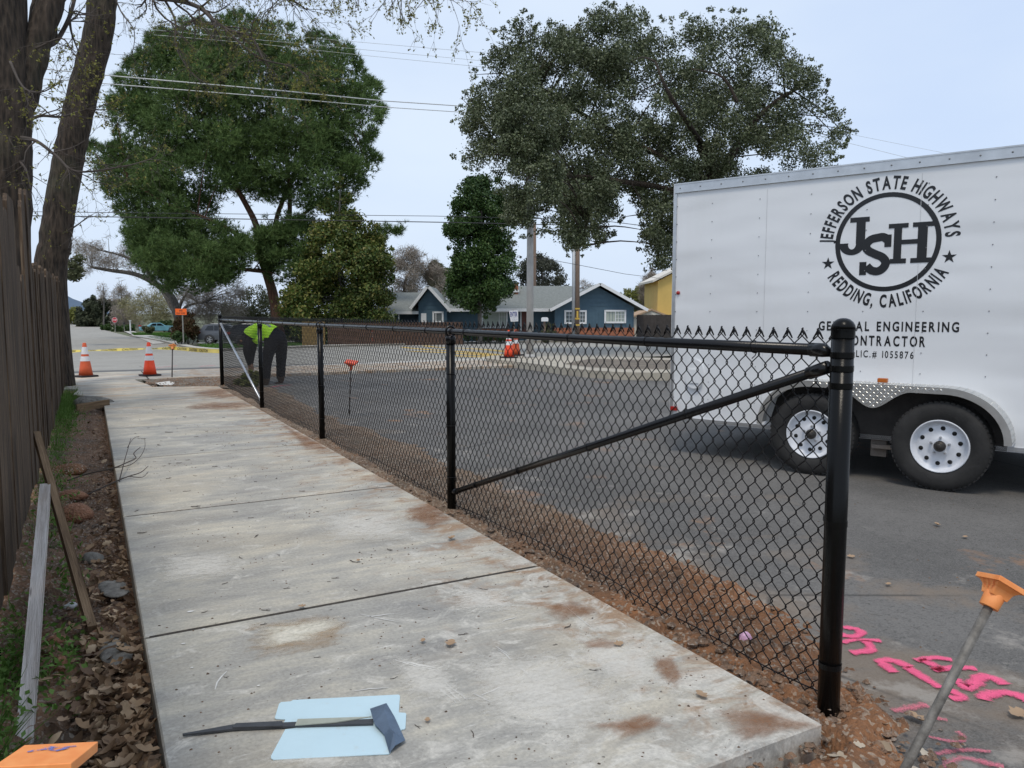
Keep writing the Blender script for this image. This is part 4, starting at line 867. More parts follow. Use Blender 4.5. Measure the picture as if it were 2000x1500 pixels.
# ================================================================ VEHICLES
GLASSD = mat('dark_car_glass', (.012, .015, .018), .08, 0, .1, 4); WHL = mat('alloy_wheel', (.42, .43, .44), .3, .8, .1, 9); PLASTB = mat('black_car_trim', (.02, .02, .02), .6)
def car(name, label, cat, loc, rz, paint, prof, glass, L_, Wd, wx, wr, group=None, rails=False, lampz=.95, k=1.0):
    # profile in x (rear to front), z; body is lofted across the width so that it tumbles home above the belt
    t = thing(name, label, cat, loc, rz, group); belt = .98 if L_ > 4.3 else .85
    def across(poly, w, m, nm, parent, inset=0.0):
        b = MB(); n = len(poly); rows = []
        for y, kk in ((-1, 0), (-.93, 1), (.93, 1), (1, 0)):
            rows.append([(x if kk else x * .985 + L_ * .0075 * 1, 0, z) for x, z in poly])
        vs = []
        for (y, kk) in ((-1, 0), (-.9, 1), (.9, 1), (1, 0)):
            for x, z in poly:
                tum = max(0, z - belt) * .32; hw = w / 2 - tum
                cx_, cz_ = L_ / 2, .8; sh = 1 if kk else .965
                vs.append((cx_ + (x - cx_) * sh, y * hw if not kk else math.copysign(hw - .03, y) if abs(y) < 1 else y * hw, cz_ + (z - cz_) * (1 if kk else .965)))
        fs = [(r * n + i, r * n + (i + 1) % n, (r + 1) * n + (i + 1) % n, (r + 1) * n + i) for r in range(3) for i in range(n)] + [tuple(reversed(range(n))), tuple(range(3 * n, 4 * n))]
        b.add(vs, fs); return b.build(nm, m, parent)
    across(prof, Wd, paint, 'body', t)
    for s_ in (-1, 1):
        for q in glass:
            b = MB(); vs = [(x, s_ * (Wd / 2 - max(0, z - belt) * .32 * 1.0 + .004), z) for x, z in q]; b.add(vs, [tuple(range(len(q)))]); b.build('side_window', GLASSD, t)
        for x in wx:
            Mw = frame_M((x, s_ * (Wd / 2 - .10), wr), (1, 0, 0), (0, 0, 1), (0, -1, 0)) if s_ < 0 else frame_M((x, s_ * (Wd / 2 - .10), wr), (-1, 0, 0), (0, 0, 1), (0, 1, 0))
            b = MB(); b.lathe([(wr * .62, -.1), (wr * .96, -.1), (wr, -.06), (wr, .07), (wr * .95, .105), (wr * .66, .10)], 28, Mw); w = b.build('wheel', TYRE, t)
            b = MB(); b.lathe([(wr * .68, .085), (wr * .66, .107), (wr * .6, .107), (wr * .58, .06)], 24, Mw)
            for q in range(5):
                a = q * 1.2566; b.box((0, 0, 0), (wr * .6, wr * .22, .02), Mw @ Matrix.Rotation(a, 4, 'Z') @ Matrix.Translation((wr * .32, 0, .1)))
            b.lathe([(wr * .16, .09), (wr * .16, .118), (.01, .12)], 12, Mw); b.build('rim', WHL, w)
            b = MB(); b.lathe([(wr * 1.16, .1035), (wr * 1.02, .1035)], 28, Mw, closed=True); b.build('wheel_arch', PLASTB, t)
        b = MB(); b.box((.13, s_ * (Wd / 2 - .12), lampz), (.30, .26, .17)); b.build('tail_light', REDL, t, False, .02)
    # rear window along the slope at the back
    rs = sorted([p for p in prof if p[0] < L_ * .25], key=lambda p: p[1]); pt = rs[-1]; pb = min((p for p in rs if p[1] > .9 * belt), key=lambda p: abs(p[1] - belt - .02))
    if pt != pb:
        b = MB(); dv = Vector((pt[0] - pb[0], 0, pt[1] - pb[1])); nrm = Vector((-dv.z, 0, dv.x)).normalized() * .008
        f = lambda q, y: (pb[0] + dv.x * q + nrm.x, y, pb[1] + dv.z * q + nrm.z); b.add([f(.15, -Wd * .36), f(.15, Wd * .36), f(.88, Wd * .31), f(.88, -Wd * .31)], [(0, 1, 2, 3)]); b.build('rear_window', GLASSD, t)
    b = MB(); b.box((.06, 0, .48), (.16, Wd * .96, .22)); b.build('bumper', PLASTB, t, False, .03)
    if rails:
        for s_ in (-1, 1): b = MB(); b.tube([(L_ * .22, s_ * Wd * .36, 1.62), (L_ * .25, s_ * Wd * .36, 1.68), (L_ * .55, s_ * Wd * .36, 1.68), (L_ * .6, s_ * Wd * .36, 1.63)], .02, 6); b.build('roof_rail', ALU, t)
    return t
suvp = [(0, .35), (.02, .75), (.10, 1.08), (.32, 1.32), (.55, 1.60), (.9, 1.655), (1.7, 1.67), (2.45, 1.60), (3.25, 1.10), (4.1, 1.00), (4.45, .88), (4.55, .6), (4.5, .3)]
suvg = [[(.62, 1.16), (1.30, 1.14), (1.30, 1.54), (.85, 1.50)], [(1.36, 1.13), (2.10, 1.12), (2.06, 1.55), (1.36, 1.54)], [(2.17, 1.12), (2.95, 1.12), (2.42, 1.50), (2.13, 1.55)]]
sedp = [(0, .35), (.02, .75), (.12, .92), (1.0, .97), (1.55, 1.32), (2.6, 1.34), (3.2, .96), (4.5, .90), (4.75, .78), (4.8, .45), (4.75, .28)]
sedg = [[(1.22, .97), (2.05, .97), (2.05, 1.27), (1.62, 1.26)], [(2.12, .97), (2.98, .97), (2.56, 1.27), (2.12, 1.27)]]
GREYC = mat('grey_car_paint', (.11, .118, .13), .3, .4, .05, 3); BLKC = mat('black_car_paint', (.012, .013, .016), .2, .2, .05, 3); BLUC = mat('faded_blue_car_paint', (.16, .36, .44), .4, .1, .15, 2); WHC = mat('white_car_paint', (.70, .71, .72), .35, 0, .05, 3)
def along_view(dx): return math.atan2(RT.y, RT.x) + dx
p = ground_at(389, 671, -.05); car('parked_car', 'grey SUV with red tail light parked on the driveway left of the fence end', 'car', p, along_view(.22), GREYC, suvp, suvg, 4.55, 1.84, (.98, 3.62), .36, 'cars parked on the driveway', True)
p = ground_at(445, 673, -.05); car('parked_car', 'black SUV parked behind the worker, seen through the chain link fence', 'car', p, along_view(.28), BLKC, suvp, suvg, 4.7, 1.88, (1.0, 3.66), .37, 'cars parked on the driveway', True)
p = ground_at(272, 650.5, -.1); car('parked_car', 'faded blue two door car parked in a far front yard', 'car', p, along_view(.5), BLUC, sedp, sedg, 4.8, 1.8, (1.0, 3.85), .33)
p = ground_at(150, 633.5, -.08); car('parked_car', 'small white car parked at the far end of the street', 'car', p, R(90), WHC, sedp, sedg, 4.6, 1.8, (1.0, 3.7), .33)
vp_ = [(0, .35), (.0, 1.0), (.08, 2.1), (.4, 2.3), (4.2, 2.3), (4.9, 1.3), (5.6, 1.1), (5.7, .5), (5.6, .3)]
p = ground_at(137, 633, -.08); car('parked_van', 'white van parked at the far end of the street beside a white car', 'van', p, R(90), WHC, vp_, [[(4.0, 1.25), (4.75, 1.25), (4.2, 1.95), (4.0, 1.95)]], 5.7, 2.0, (1.1, 4.6), .36)

# ================================================================ HOUSES
BLUEW = NT('blue_house_siding'); _z = BLUEW.sep(); _c = BLUEW.mix(BLUEW.mapr(BLUEW.noise(2, 5), .3, .7), (.050, .098, .138), (.066, .122, .165)); BLUEW = BLUEW.fin(_c, .7)
TRIM = mat('white_house_trim', (.72, .73, .74), .6, 0, .05, 4); SHING = mat('grey_roof_shingle', (.20, .215, .205), .9, 0, .22, 6, .4, 12, None, .3, (1, 1, 3)); BRICK = None
_s = NT('orange_brick'); _b = _s.n('TexBrick'); _b.inputs['Scale'].default_value = 1; _b.inputs['Brick Width'].default_value = .22; _b.inputs['Row Height'].default_value = .075; _b.inputs['Mortar Size'].default_value = .008
_b.inputs['Color1'].default_value = (.33, .085, .03, 1); _b.inputs['Color2'].default_value = (.25, .07, .03, 1); _b.inputs['Mortar'].default_value = (.3, .2, .14, 1); _s.l(_s.obj((1, 1, 1), (R(90), 0, 0)), _b.inputs['Vector']); BRICK = _s.fin(_b.outputs['Color'], .85)
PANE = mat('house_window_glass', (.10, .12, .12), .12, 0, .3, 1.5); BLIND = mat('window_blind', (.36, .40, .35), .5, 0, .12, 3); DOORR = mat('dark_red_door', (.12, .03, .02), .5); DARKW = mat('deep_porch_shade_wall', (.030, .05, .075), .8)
HU = 68.0; hk = HU / FOC
house = thing('blue_house', 'blue ranch house with white trimmed gables, grey shingle roof and brick base', 'house')
hO = point_at(1000, HORIZON, HU); hO.z = 0
house.matrix_world = frame_M(hO, RT, Vector((math.sin(yaw), math.cos(yaw), 0)), (0, 0, 1))
def hx(px, u=0): return (px - 1000) * hk * (HU + u) / HU
def hz(py, u=0): return EYE - (py - HORIZON) * hk * (HU + u) / HU
def hb(name, x_0, x_1, y_0, y_1, z_0, z_1, m, par=None, bev=0):
    b = MB(); b.box(((x_0 + x_1) / 2, (y_0 + y_1) / 2, (z_0 + z_1) / 2), (abs(x_1 - x_0), abs(y_1 - y_0), abs(z_1 - z_0))); return b.build(name, m, par or house, False, bev)
ZG = -1.25
# right gabled wing
gx0, gx1 = hx(1084), hx(1238); pk = (hx(1166), hz(560)); ev = hz(604)
b = MB(); b.prism([(gx0, ZG), (gx1, ZG), (gx1, hz(600)), pk, (gx0, hz(600))], 1, 0, 9)
for i, py in enumerate((575, 583, 591, 598)):
    wdt = (pk[1] - hz(py)) / (pk[1] - hz(600)); xa = pk[0] + (gx0 - pk[0]) * wdt + .2; xb = pk[0] + (gx1 - pk[0]) * wdt - .2; b.box(((xa + xb) / 2, -.02, hz(py)), (xb - xa, .04, .05))
x = gx0 + .3
while x < gx1: b.box((x, -.012, (hz(602) + hz(640)) / 2), (.035, .024, hz(602) - hz(640))); x += .3
b.build('gable_wall', BLUEW, house)
hb('brick_base', gx0 - .06, gx1 + .06, -.10, 9, ZG, hz(640), BRICK)
def slope(name, xa, za, xb, zb2, y0, y1, th=.14, m=SHING):
    d = Vector((xb - xa, zb2 - za)).normalized(); nn = Vector((-d.y, d.x)); nn = nn if nn.y > 0 else -nn
    b = MB(); b.prism([(xa, za), (xb, zb2), (xb + nn.x * th, zb2 + nn.y * th), (xa + nn.x * th, za + nn.y * th)], 1, y0, y1); return b.build(name, m, house)
ex0, ex1 = hx(1075), hx(1261); ez = hz(606); px_, pz_ = hx(1170), hz(556.5)
slope('roof', ex0, ez, px_, pz_, -.75, 9.3); slope('roof', ex1, ez, px_, pz_, -.75, 9.3)
slope('barge_board', ex0, ez - .12, px_, pz_ - .10, -.82, -.755, .26, TRIM); slope('barge_board', ex1, ez - .12, px_, pz_ - .10, -.82, -.755, .26, TRIM)
def window(x_0, x_1, z_0, z_1, y, split, grid=True, left=PANE, right=BLIND):
    f = MB(); w = .15
    for c, d in ((((x_0 + x_1) / 2, z_1), (x_1 - x_0, w)), (((x_0 + x_1) / 2, z_0), (x_1 - x_0, w)), ((x_0, (z_0 + z_1) / 2), (w, z_1 - z_0 + w - .003)), ((x_1, (z_0 + z_1) / 2), (w, z_1 - z_0 + w - .003))): f.box((c[0], y - .06, c[1]), (d[0] if d[0] > w else w, .11, d[1]))
    f.box((split, y - .05, (z_0 + z_1) / 2), (.06, .08, z_1 - z_0)); fr = f.build('window', TRIM, house)
    for (a, c, m) in ((x_0, split, left), (split, x_1, right)):
        b = MB(); b.box(((a + c) / 2, y - .012, (z_0 + z_1) / 2), (c - a, .02, z_1 - z_0)); b.build('pane', m, fr)
    if grid:
        b = MB(); n = 2
        for a, c in ((x_0, split), (split, x_1)):
            if grid == 1 and a == x_0: continue
            for i in (1, 2): b.box((a + (c - a) * i / 3, y - .03, (z_0 + z_1) / 2), (.03, .02, z_1 - z_0))
            for i in (1, 2): b.box(((a + c) / 2, y - .032, z_0 + (z_1 - z_0) * i / 3), (c - a, .02, .03))
        b.build('muntin', TRIM, fr)
window(hx(1104), hx(1144), hz(631), hz(607.5), 0, hx(1127), 2, PANE, PANE); window(hx(1182), hx(1221), hz(629.5), hz(607), 0, hx(1202), 1, BLIND, BLIND)
# main block set back
U = 3.0; m0, m1 = hx(770, U), hx(1090, U)
b = MB(); b.box(((m0 + m1) / 2, U + 4, (ZG + hz(604, U)) / 2), (m1 - m0, 8, hz(604, U) - ZG)); b.build('wall', BLUEW, house)
rz0, rz1 = hz(606, U), hz(561.5, U + 4)
def roofx(x_0, x_1, ya, yb, za, zb2, nm='roof', m=SHING, th=.14):
    d = Vector((yb - ya, zb2 - za)).normalized(); nn = Vector((-d.y, d.x)); nn = nn if nn.y > 0 else -nn
    b = MB(); b.prism([(ya, za), (yb, zb2), (yb + nn.x * th, zb2 + nn.y * th), (ya + nn.x * th, za + nn.y * th)], 0, x_0, x_1); return b.build(nm, m, house)
roofx(hx(872, U), hx(1130, U), U - 1.1, U + 4, rz0, rz1); roofx(hx(872, U), hx(1130, U), U + 9, U + 4, rz0, rz1)
hb('fascia', hx(873, U), ex0 + .2, U - 1.16, U - 1.105, rz0 - .12, rz0 + .16, TRIM)
rw0 = hz(611, U); roofx(hx(735, U), hx(842, U), U - 1.1, U + 4, rw0, hz(574, U + 4)); hb('fascia', hx(735, U), hx(826, U), U - 1.16, U - 1.105, rw0 - .12, rw0 + .14, TRIM)
# left gable
lg = (hx(838, U - 1), hz(565, U - 1)); la, lb = hx(818, U - 1), hx(873, U - 1)
b = MB(); b.prism([(la, ZG), (lb, ZG), (lb, hz(600, U - 1)), lg, (la, hz(592, U - 1))], 1, U - 1.2, U + 4)
for py in (582, 589, 596, 603): b.box(((la + lb) / 2 + .1, U - 1.215, hz(py, U - 1)), ((lb - la) * .9 * min(1, (py - 566) / 34), .03, .045))
b.build('gable_wall', BLUEW, house)
slope('roof', hx(806, U - 1), hz(602, U - 1), lg[0], hz(561.5, U - 1), U - 1.8, U + 5); slope('roof', hx(880, U - 1), hz(608, U - 1), lg[0], hz(561.5, U - 1), U - 1.8, U + 5)
slope('barge_board', hx(806, U - 1), hz(602, U - 1) - .12, lg[0], hz(561.5, U - 1) - .1, U - 1.87, U - 1.805, .26, TRIM); slope('barge_board', hx(880, U - 1), hz(608, U - 1) - .12, lg[0], hz(561.5, U - 1) - .1, U - 1.87, U - 1.805, .26, TRIM)
window(hx(849, U), hx(867, U), hz(628, U), hz(610, U), U - 1.2, hx(854, U), 0, PANE, PANE)
hb('door', hx(825.5, U), hx(835.5, U), U - 1.26, U - 1.2, hz(645, U), hz(612, U), TRIM)
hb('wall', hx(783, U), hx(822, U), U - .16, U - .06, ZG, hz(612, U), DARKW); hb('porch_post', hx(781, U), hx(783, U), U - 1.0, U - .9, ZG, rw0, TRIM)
window(hx(942, U), hx(990, U), hz(639, U), hz(609, U), U, hx(975, U), 1, BLIND, BLIND)
hb('door', hx(1019, U), hx(1030, U), U - .08, U, hz(655, U), hz(609, U), DOORR); hb('door_frame', hx(1016, U), hx(1018.6, U), U - .10, U, hz(655, U), hz(608, U), TRIM)
hb('brick_base', hx(930, U), hx(1014, U), U - .12, U - .005, ZG, hz(642, U), BRICK)
ch = hb('chimney', hx(1003.5, U + 2), hx(1012, U + 2), U + 2, U + 3, hz(585, U + 2), hz(553, U + 2), BRICK); hb('chimney_flashing', hx(1001, U + 2), hx(1014, U + 2), U + 1.9, U + 1.99, hz(571, U + 2), hz(566, U + 2), TRIM, ch)
YELW = mat('yellow_stucco', (.62, .43, .13), .8, 0, .06, 1); CREAM = mat('cream_wall', (.66, .62, .55), .8, 0, .05, 1); TANR = mat('tan_roof', (.42, .29, .19), .9, 0, .1, 3)
def at_frame(t, px, py, u):
    o = point_at(px, py, u); t.matrix_world = frame_M(o, RT, Vector((math.sin(yaw), math.cos(yaw), 0)), (0, 0, 1)); return u / FOC
yh = thing('yellow_house', 'tall yellow stucco house half hidden behind the trailer', 'house'); k = at_frame(yh, 1283, 665, 80)
b = MB(); b.prism([(0, -1.0), (9, -1.0), (9, 9), (4, 8.2), (0, 6.15)], 1, 0, 8); b.build('wall', YELW, yh); b = MB(); b.prism([(-.6, 6.0), (4.2, 8.4), (4.2, 8.62), (-.6, 6.22)], 1, -.5, 8.5); b.build('roof', CREAM, yh)
b = MB(); b.box((2.8, -.03, 3.6), (1.1, .06, 1.4)); b.build('window', TRIM, yh)
gr = thing('garage', 'low cream garage with tan roof beside the blue house', 'garage'); k = at_frame(gr, 1238, 665, 78)
b = MB(); b.prism([(0, -1.0), (3.9, -1.0), (3.9, 2.2), (1.7, 3.0), (0, 2.35)], 1, 0, 5); b.build('wall', CREAM, gr); b = MB(); b.prism([(-.25, 2.28), (1.7, 3.05), (1.7, 3.2), (-.25, 2.45)], 1, -.4, 5.2); b.prism([(1.7, 3.05), (4.2, 2.1), (4.2, 2.28), (1.7, 3.2)], 1, -.1, 5.2); b.build('roof', TANR, gr)
fg = thing('far_garage', 'grey building with dark garage opening at the far end of the street', 'garage'); at_frame(fg, 128, 633, 195)
b = MB(); b.box((2.4, 3, .9), (7, 6, 3.2)); b.build('wall', mat('grey_wall', (.22, .23, .24), .9), fg); b = MB(); b.prism([(-1.5, 2.5), (6.3, 2.5), (5.2, 3.5), (-.4, 3.5)], 1, -.6, 6); b.build('roof', SHING, fg); b = MB(); b.box((3.3, -.02, .6), (4.6, .06, 2.3)); b.build('door', DARKU, fg)

def board_fence(name, label, a, c, h, m, bw=.15, drop=.1):
    a, c = Vector((a.x, a.y)), Vector((c.x, c.y)); d = (c - a); n = max(1, int(d.length / bw)); d.normalize(); nn = Vector((-d.y, d.x))
    t = thing(name, label, 'fence', (a.x, a.y, zg(a.y))); b = MB()
    for i in range(n):
        p = a + d * (i + .5) * bw; b.box((p.x, p.y, zg(p.y) - drop + h / 2 + random.uniform(-.015, .015)), (bw - .012, .02, h), None, math.atan2(d.y, d.x))
    b.build('board_panel', m, t, True)
    for z in (.3, h - .35): b = MB(); p = a + d * n * bw / 2; b.box((p.x + nn.x * .04, p.y + nn.y * .04, zg(p.y) - drop + z), (n * bw, .05, .09), None, math.atan2(d.y, d.x)); b.build('rail', m, t, True)
    return t
BRF = mat('brown_fence_boards', (.090, .050, .032), .85, 0, .25, 3); TANF = mat('tan_fence_boards', (.24, .155, .055), .85, 0, .2, 3); DKF = mat('dark_fence_boards', (.055, .045, .04), .9, 0, .25, 3)
board_fence('board_fence', 'long reddish brown board fence in front of the blue house', point_at(640, 668, 60.3), point_at(907, 668, 62), 1.85, BRF)
board_fence('board_fence', 'tan board fence beside the black SUV behind the worker', point_at(590, 668, 60.2), point_at(638, 668, 60.3), 1.95, TANF)
board_fence('board_fence', 'tall dark grey board fence right of the blue house near the yellow house', point_at(1243, 650, 70), point_at(1330, 650, 72), 2.2, DKF, .15, -.1)
# ================================================================ POLES, SIGNS, MAILBOX
CPOLE = mat('concrete_pole', (.40, .39, .37), .8, 0, .12, 4); WPOLE = mat('brown_utility_pole', (.17, .12, .09), .9, 0, .3, 5, .4, 20, None, .5, (6, 6, .5)); GPIPE = mat('grey_conduit', (.35, .37, .39), .5, .3, .1, 3)
SIGNO = mat('orange_sign_face', (.90, .14, .01), .5, 0, .04, 4); SIGNW = mat('white_sign_face', (.68, .69, .70), .5, 0, .04, 4); SBLUE = mat('dark_blue_print', (.05, .06, .22), .5); SRED = mat('stop_sign_red', (.50, .02, .03), .5); SPOST = mat('sign_post_steel', (.25, .24, .21), .6, .4, .2, 6)
g = ground_at(1035, 698, .1); t = thing('light_pole', 'smooth grey concrete pole standing on the kerb island', 'pole', g); b = MB(); b.tube([g, g + Vector((0, 0, 2.5)), g + Vector((0, 0, 4.7))], [.098, .092, .085], 16); b.build('pole', CPOLE, t, True); b = MB(); b.lathe([(.17, 0), (.17, .03), (.12, .06), (.108, .09)], 16, Matrix.Translation(g)); b.build('base_collar', CPOLE, t, True)
b = MB(); b.lathe([(.09, 4.69), (.09, 4.72), (.05, 4.76), (.005, 4.77)], 14, Matrix.Translation(g)); b.build('pole_cap', GPIPE, t, True)
g = point_at(1127, 668, 62); g.z = zg(g.y) - .1; t = thing('utility_pole', 'brown wooden utility pole with yellow tags in front of the gable window', 'pole', g); b = MB(); b.tube([g, g + Vector((0, 0, 11))], [.20, .15], 14); b.build('pole', WPOLE, t, True)
b = MB(); q = g - RT * .30; b.tube([q, q + Vector((0, 0, 8.6))], .14, 12); b.build('conduit', GPIPE, t, True)
b = MB()
for z in (1.45, 1.95, 2.75): b.lathe([(.215, z), (.215, z + .12)], 12, Matrix.Translation(g), closed=True)
b.build('yellow_band', YELP, t, True)
b = MB(); Mz = frame_M(g, RT, -FW.cross(RT).cross(RT) if False else Vector((math.sin(yaw), math.cos(yaw), 0)), (0, 0, 1))
b.box((0, -.215, 2.35), (.14, .02, .55), Mz); b.build('tag_plate', YELP, t, True)
b = MB(); b.box(g + Vector((0, 0, 10.2)), (2.2, .10, .12), None); b.build('cross_arm', WPOLE, t, True)
g = ground_at(1047, 655); g = point_at(1043, 640, 82); t = thing('utility_pole', 'distant brown pole rising behind the house roof beside the grey pole', 'pole', g); b = MB(); b.tube([g - Vector((0, 0, 2)), g + Vector((0, 0, 11))], [.26, .2], 12); b.build('pole', WPOLE, t, True)
def sign_frame(t, px, py, u): o = point_at(px, py, u); return frame_M(o, RT, Vector((math.sin(yaw), math.cos(yaw), 0)), (0, 0, 1)), u / FOC
t = thing('road_sign', 'orange END ROAD WORK sign on a thin post at the street corner', 'sign', ground_at(356, 668)); M, k = sign_frame(t, 353.5, 609, 60)
b = MB(); b.box((0, 0, 0), (22 * k, .02, 12 * k), M); s_ = b.build('sign_panel', SIGNO, t, True, .004); b = MB(); text_fit(b, 'END', -3.2 * k, 3.2 * k, .7 * k, 3.2 * k, M, .03, .2, -.014); text_fit(b, 'ROAD WORK', -8.6 * k, 8.6 * k, -4.2 * k, 3.2 * k, M, .03, .18, -.014); b.build('sign_text', TINK, s_, True)
b = MB(); b.box((2.2 * k, .05, -30 * k), (.09, .06, 62 * k), M); b.build('post', SPOST, t, True)
t = thing('stop_sign', 'small red octagonal stop sign at the next corner of the far street', 'sign', ground_at(225, 647)); M, k = sign_frame(t, 224, 625, 104)
for r_, m, y, nm in ((.40, SIGNW, 0, 'sign_border'), (.365, SRED, -.012, 'sign_panel')):
    b = MB(); b.prism([(r_ * math.cos(a), r_ * math.sin(a)) for a in np.linspace(R(22.5), R(382.5), 9)[:-1]], 1, y - .01, y, M); b.build(nm, m, t, True)
b = MB(); text_fit(b, 'STOP', -.27, .27, -.12, .25, M, .03, .16, -.026); b.build('sign_text', SIGNW, t, True); b = MB(); b.box((0, .04, -1.1), (.07, .05, 2.6), M); b.build('post', SPOST, t, True)
t = thing('enter_sign', 'white tapered ENTER sign tilted on a post beside the grey pole', 'sign', ground_at(1000, 694, .1)); M, k = sign_frame(t, 1003.5, 617, 24.6); M = M @ Matrix.Rotation(R(-3), 4, 'Y')
b = MB(); b.prism([(-8.8 * k, 9 * k), (-8 * k, 10.5 * k), (8 * k, 10.5 * k), (8.8 * k, 9 * k), (8.2 * k, -10.5 * k), (7.6 * k, -11 * k), (-6 * k, -11 * k), (-6.6 * k, -10.5 * k)], 1, -.008, .008, M); s_ = b.build('sign_panel', SIGNW, t, True)
b = MB(); text_fit(b, 'ENTER', -6.8 * k, 6.8 * k, -.8 * k, 8.6 * k, M, .045, .12, -.0105); text_fit(b, 'PARK', -4.5 * k, 5 * k, -4.9 * k, 2.0 * k, M, .03, .9, -.0105); text_fit(b, 'ONLY', -3 * k, 6.2 * k, -8.7 * k, 2.0 * k, M, .03, .9, -.0105); b.build('sign_text', SBLUE, s_, True)
b = MB(); b.tube([M @ Vector((0, .03, 12 * k)), M @ Vector((0, .03, -25 * k)), ground_at(1003, 693, .1)], .02, 8); b.build('post', SPOST, t, True)
g = point_at(1065, 668, 60); t = thing('mailbox', 'white mailbox on a brown post in front of the dark porch', 'mailbox', g); M, k = sign_frame(t, 1064, 624, 60)
b = MB(); b.prism([(-.25, -.13), (.25, -.13), (.25, .06), (.22, .13), (.14, .155), (-.14, .155), (-.22, .13), (-.25, .06)], 1, -.25, .25, M); b.build('box', TRIM, t, True, .015); b = MB(); b.box((-.02, 0, -.85), (.16, .12, 1.45), M); b.build('post', WPOLE, t, True)
for px, py, lab in ((255, 642, 'thin white mailbox post by the far lawn edge'),):
    g = ground_at(px, py + 9, 0); t = thing('yard_post', lab, 'post', g); b = MB(); b.box(g + Vector((0, 0, .75)), (.16, .12, 1.5)); b.build('post', TRIM, t, True); b = MB(); b.box(g + Vector((0, 0, 1.58)), (.26, .26, .12)); b.build('post_cap', TRIM, t, True)
g = ground_at(243, 650); t = thing('mailbox', 'dark little mailbox on a post beside the thin white post', 'mailbox', g); b = MB(); b.box(g + Vector((0, 0, .55)), (.1, .1, 1.1)); b.build('post', SPOST, t, True); b = MB(); b.box(g + Vector((0, 0, 1.2)), (.25, .5, .25)); b.build('box', PLASTB, t, True, .05)
GRB = mat('green_bin_plastic', (.012, .06, .035), .5, 0, .1, 5)
g = ground_at(584, 668); t = thing('wheeled_bin', 'dark green wheeled bin beside the tan board fence', 'bin', g); M, k = sign_frame(t, 584, 656, (g - EYEP).dot(FW)); b = MB(); b.box((0, 0, -.25), (.62, .6, .9), M, 0, 1.12); b.build('bin_body', GRB, t, True, .03); b = MB(); b.box((0, .03, .25), (.74, .78, .10), M); b.build('lid', GRB, t, True, .03)
b = MB(); b.tube([M @ Vector((-.3, .3, -.6)), M @ Vector((.3, .3, -.6))], .12, 12); b.build('wheel', TYRE, t, True)
# overhead wires
WIRE = mat('black_overhead_cable', (.02, .02, .022), .6); WIREL = mat('bare_bright_cable', (.55, .56, .55), .4, .3)
def wire(label, pts, r, m, sag=0.0):
    P = [point_at(*q) for q in pts]; fine = []
    for a, c in zip(P, P[1:]): fine += [a.lerp(c, t / 8) for t in range(8)]
    fine.append(P[-1]); b = MB(); b.tube(fine, r, 5); return tag(b.build('overhead_cable', m), label, 'cable')
wire('upper of two black cables crossing in front of the pine trunk', [(-60, 412, 44), (150, 414.5, 45), (850, 422, 50), (1100, 428, 53)], .018, WIRE)
wire('lower thicker black cable crossing in front of the pine trunk', [(-60, 420, 44), (150, 422.5, 45), (860, 434, 50), (1127, 440, 52)], .030, WIRE)
wire('upper bright cable slanting across the middle of the pine crown', [(-40, 122, 37), (230, 149, 40), (550, 177, 43), (750, 197, 46), (900, 207, 48), (1127, 222, 52)], .030, WIREL)
wire('lower bright cable slanting across the middle of the pine crown', [(-40, 144, 37), (240, 166, 40), (550, 191, 43), (750, 209, 46), (900, 219, 48), (1127, 235, 52)], .024, WIREL)
for lab, q in (('topmost thin wire running past the pine top', [(300, 45, 42), (411, 57, 43), (700, 82, 46), (945, 103, 49), (1127, 118, 52)]), ('second thin wire below the topmost, past the pine top', [(300, 58, 42), (381, 66, 43), (700, 96, 46), (945, 119, 49), (1127, 134, 52)]), ('third and lowest thin wire running past the pine top', [(300, 68, 42), (490, 84, 44), (700, 107, 46), (945, 131, 49), (1127, 147, 52)])): wire(lab, q, .011, WIREL)
wire('cable from the utility pole down to the yellow house', [(1035, 500, 54), (1127, 517, 56), (1220, 535, 62), (1300, 545, 72)], .018, WIRE)
wire('black cable dropping from the utility pole behind the trailer', [(1127, 425, 52), (1250, 440, 50), (1420, 470, 48)], .022, WIRE)
wire('thin cable above the trailer roof, right of the oak', [(1560, 255, 60), (1760, 305, 60), (2100, 385, 60)], .014, WIREL)
wire('second thin cable above the trailer roof, higher right of the oak', [(1600, 250, 60), (1830, 296, 60), (2100, 350, 60)], .011, WIREL)
# ================================================================ TREES
def inpoly(P, x, y):
    P = np.asarray(P, float); x = np.asarray(x); y = np.asarray(y); r = np.zeros(x.shape, bool); j = len(P) - 1
    for i in range(len(P)):
        xi, yi = P[i]; xj, yj = P[j]
        r ^= ((yi > y) != (yj > y)) & (x < (xj - xi) * (y - yi) / (yj - yi + 1e-12) + xi); j = i
    return r
def edge_dist(P, x, y):
    P = np.asarray(P, float); d = np.full(x.shape, 1e9)
    for a, c in zip(P, np.roll(P, -1, 0)):
        v = c - a; t = np.clip(((x - a[0]) * v[0] + (y - a[1]) * v[1]) / (v @ v + 1e-9), 0, 1); d = np.minimum(d, np.hypot(x - a[0] - v[0] * t, y - a[1] - v[1] * t))
    return d
nFW, nRT, nUP, nEYE = (np.array(v) for v in (FW, RT, UP, EYEP)); nH = np.array([math.sin(yaw), math.cos(yaw), 0.0])
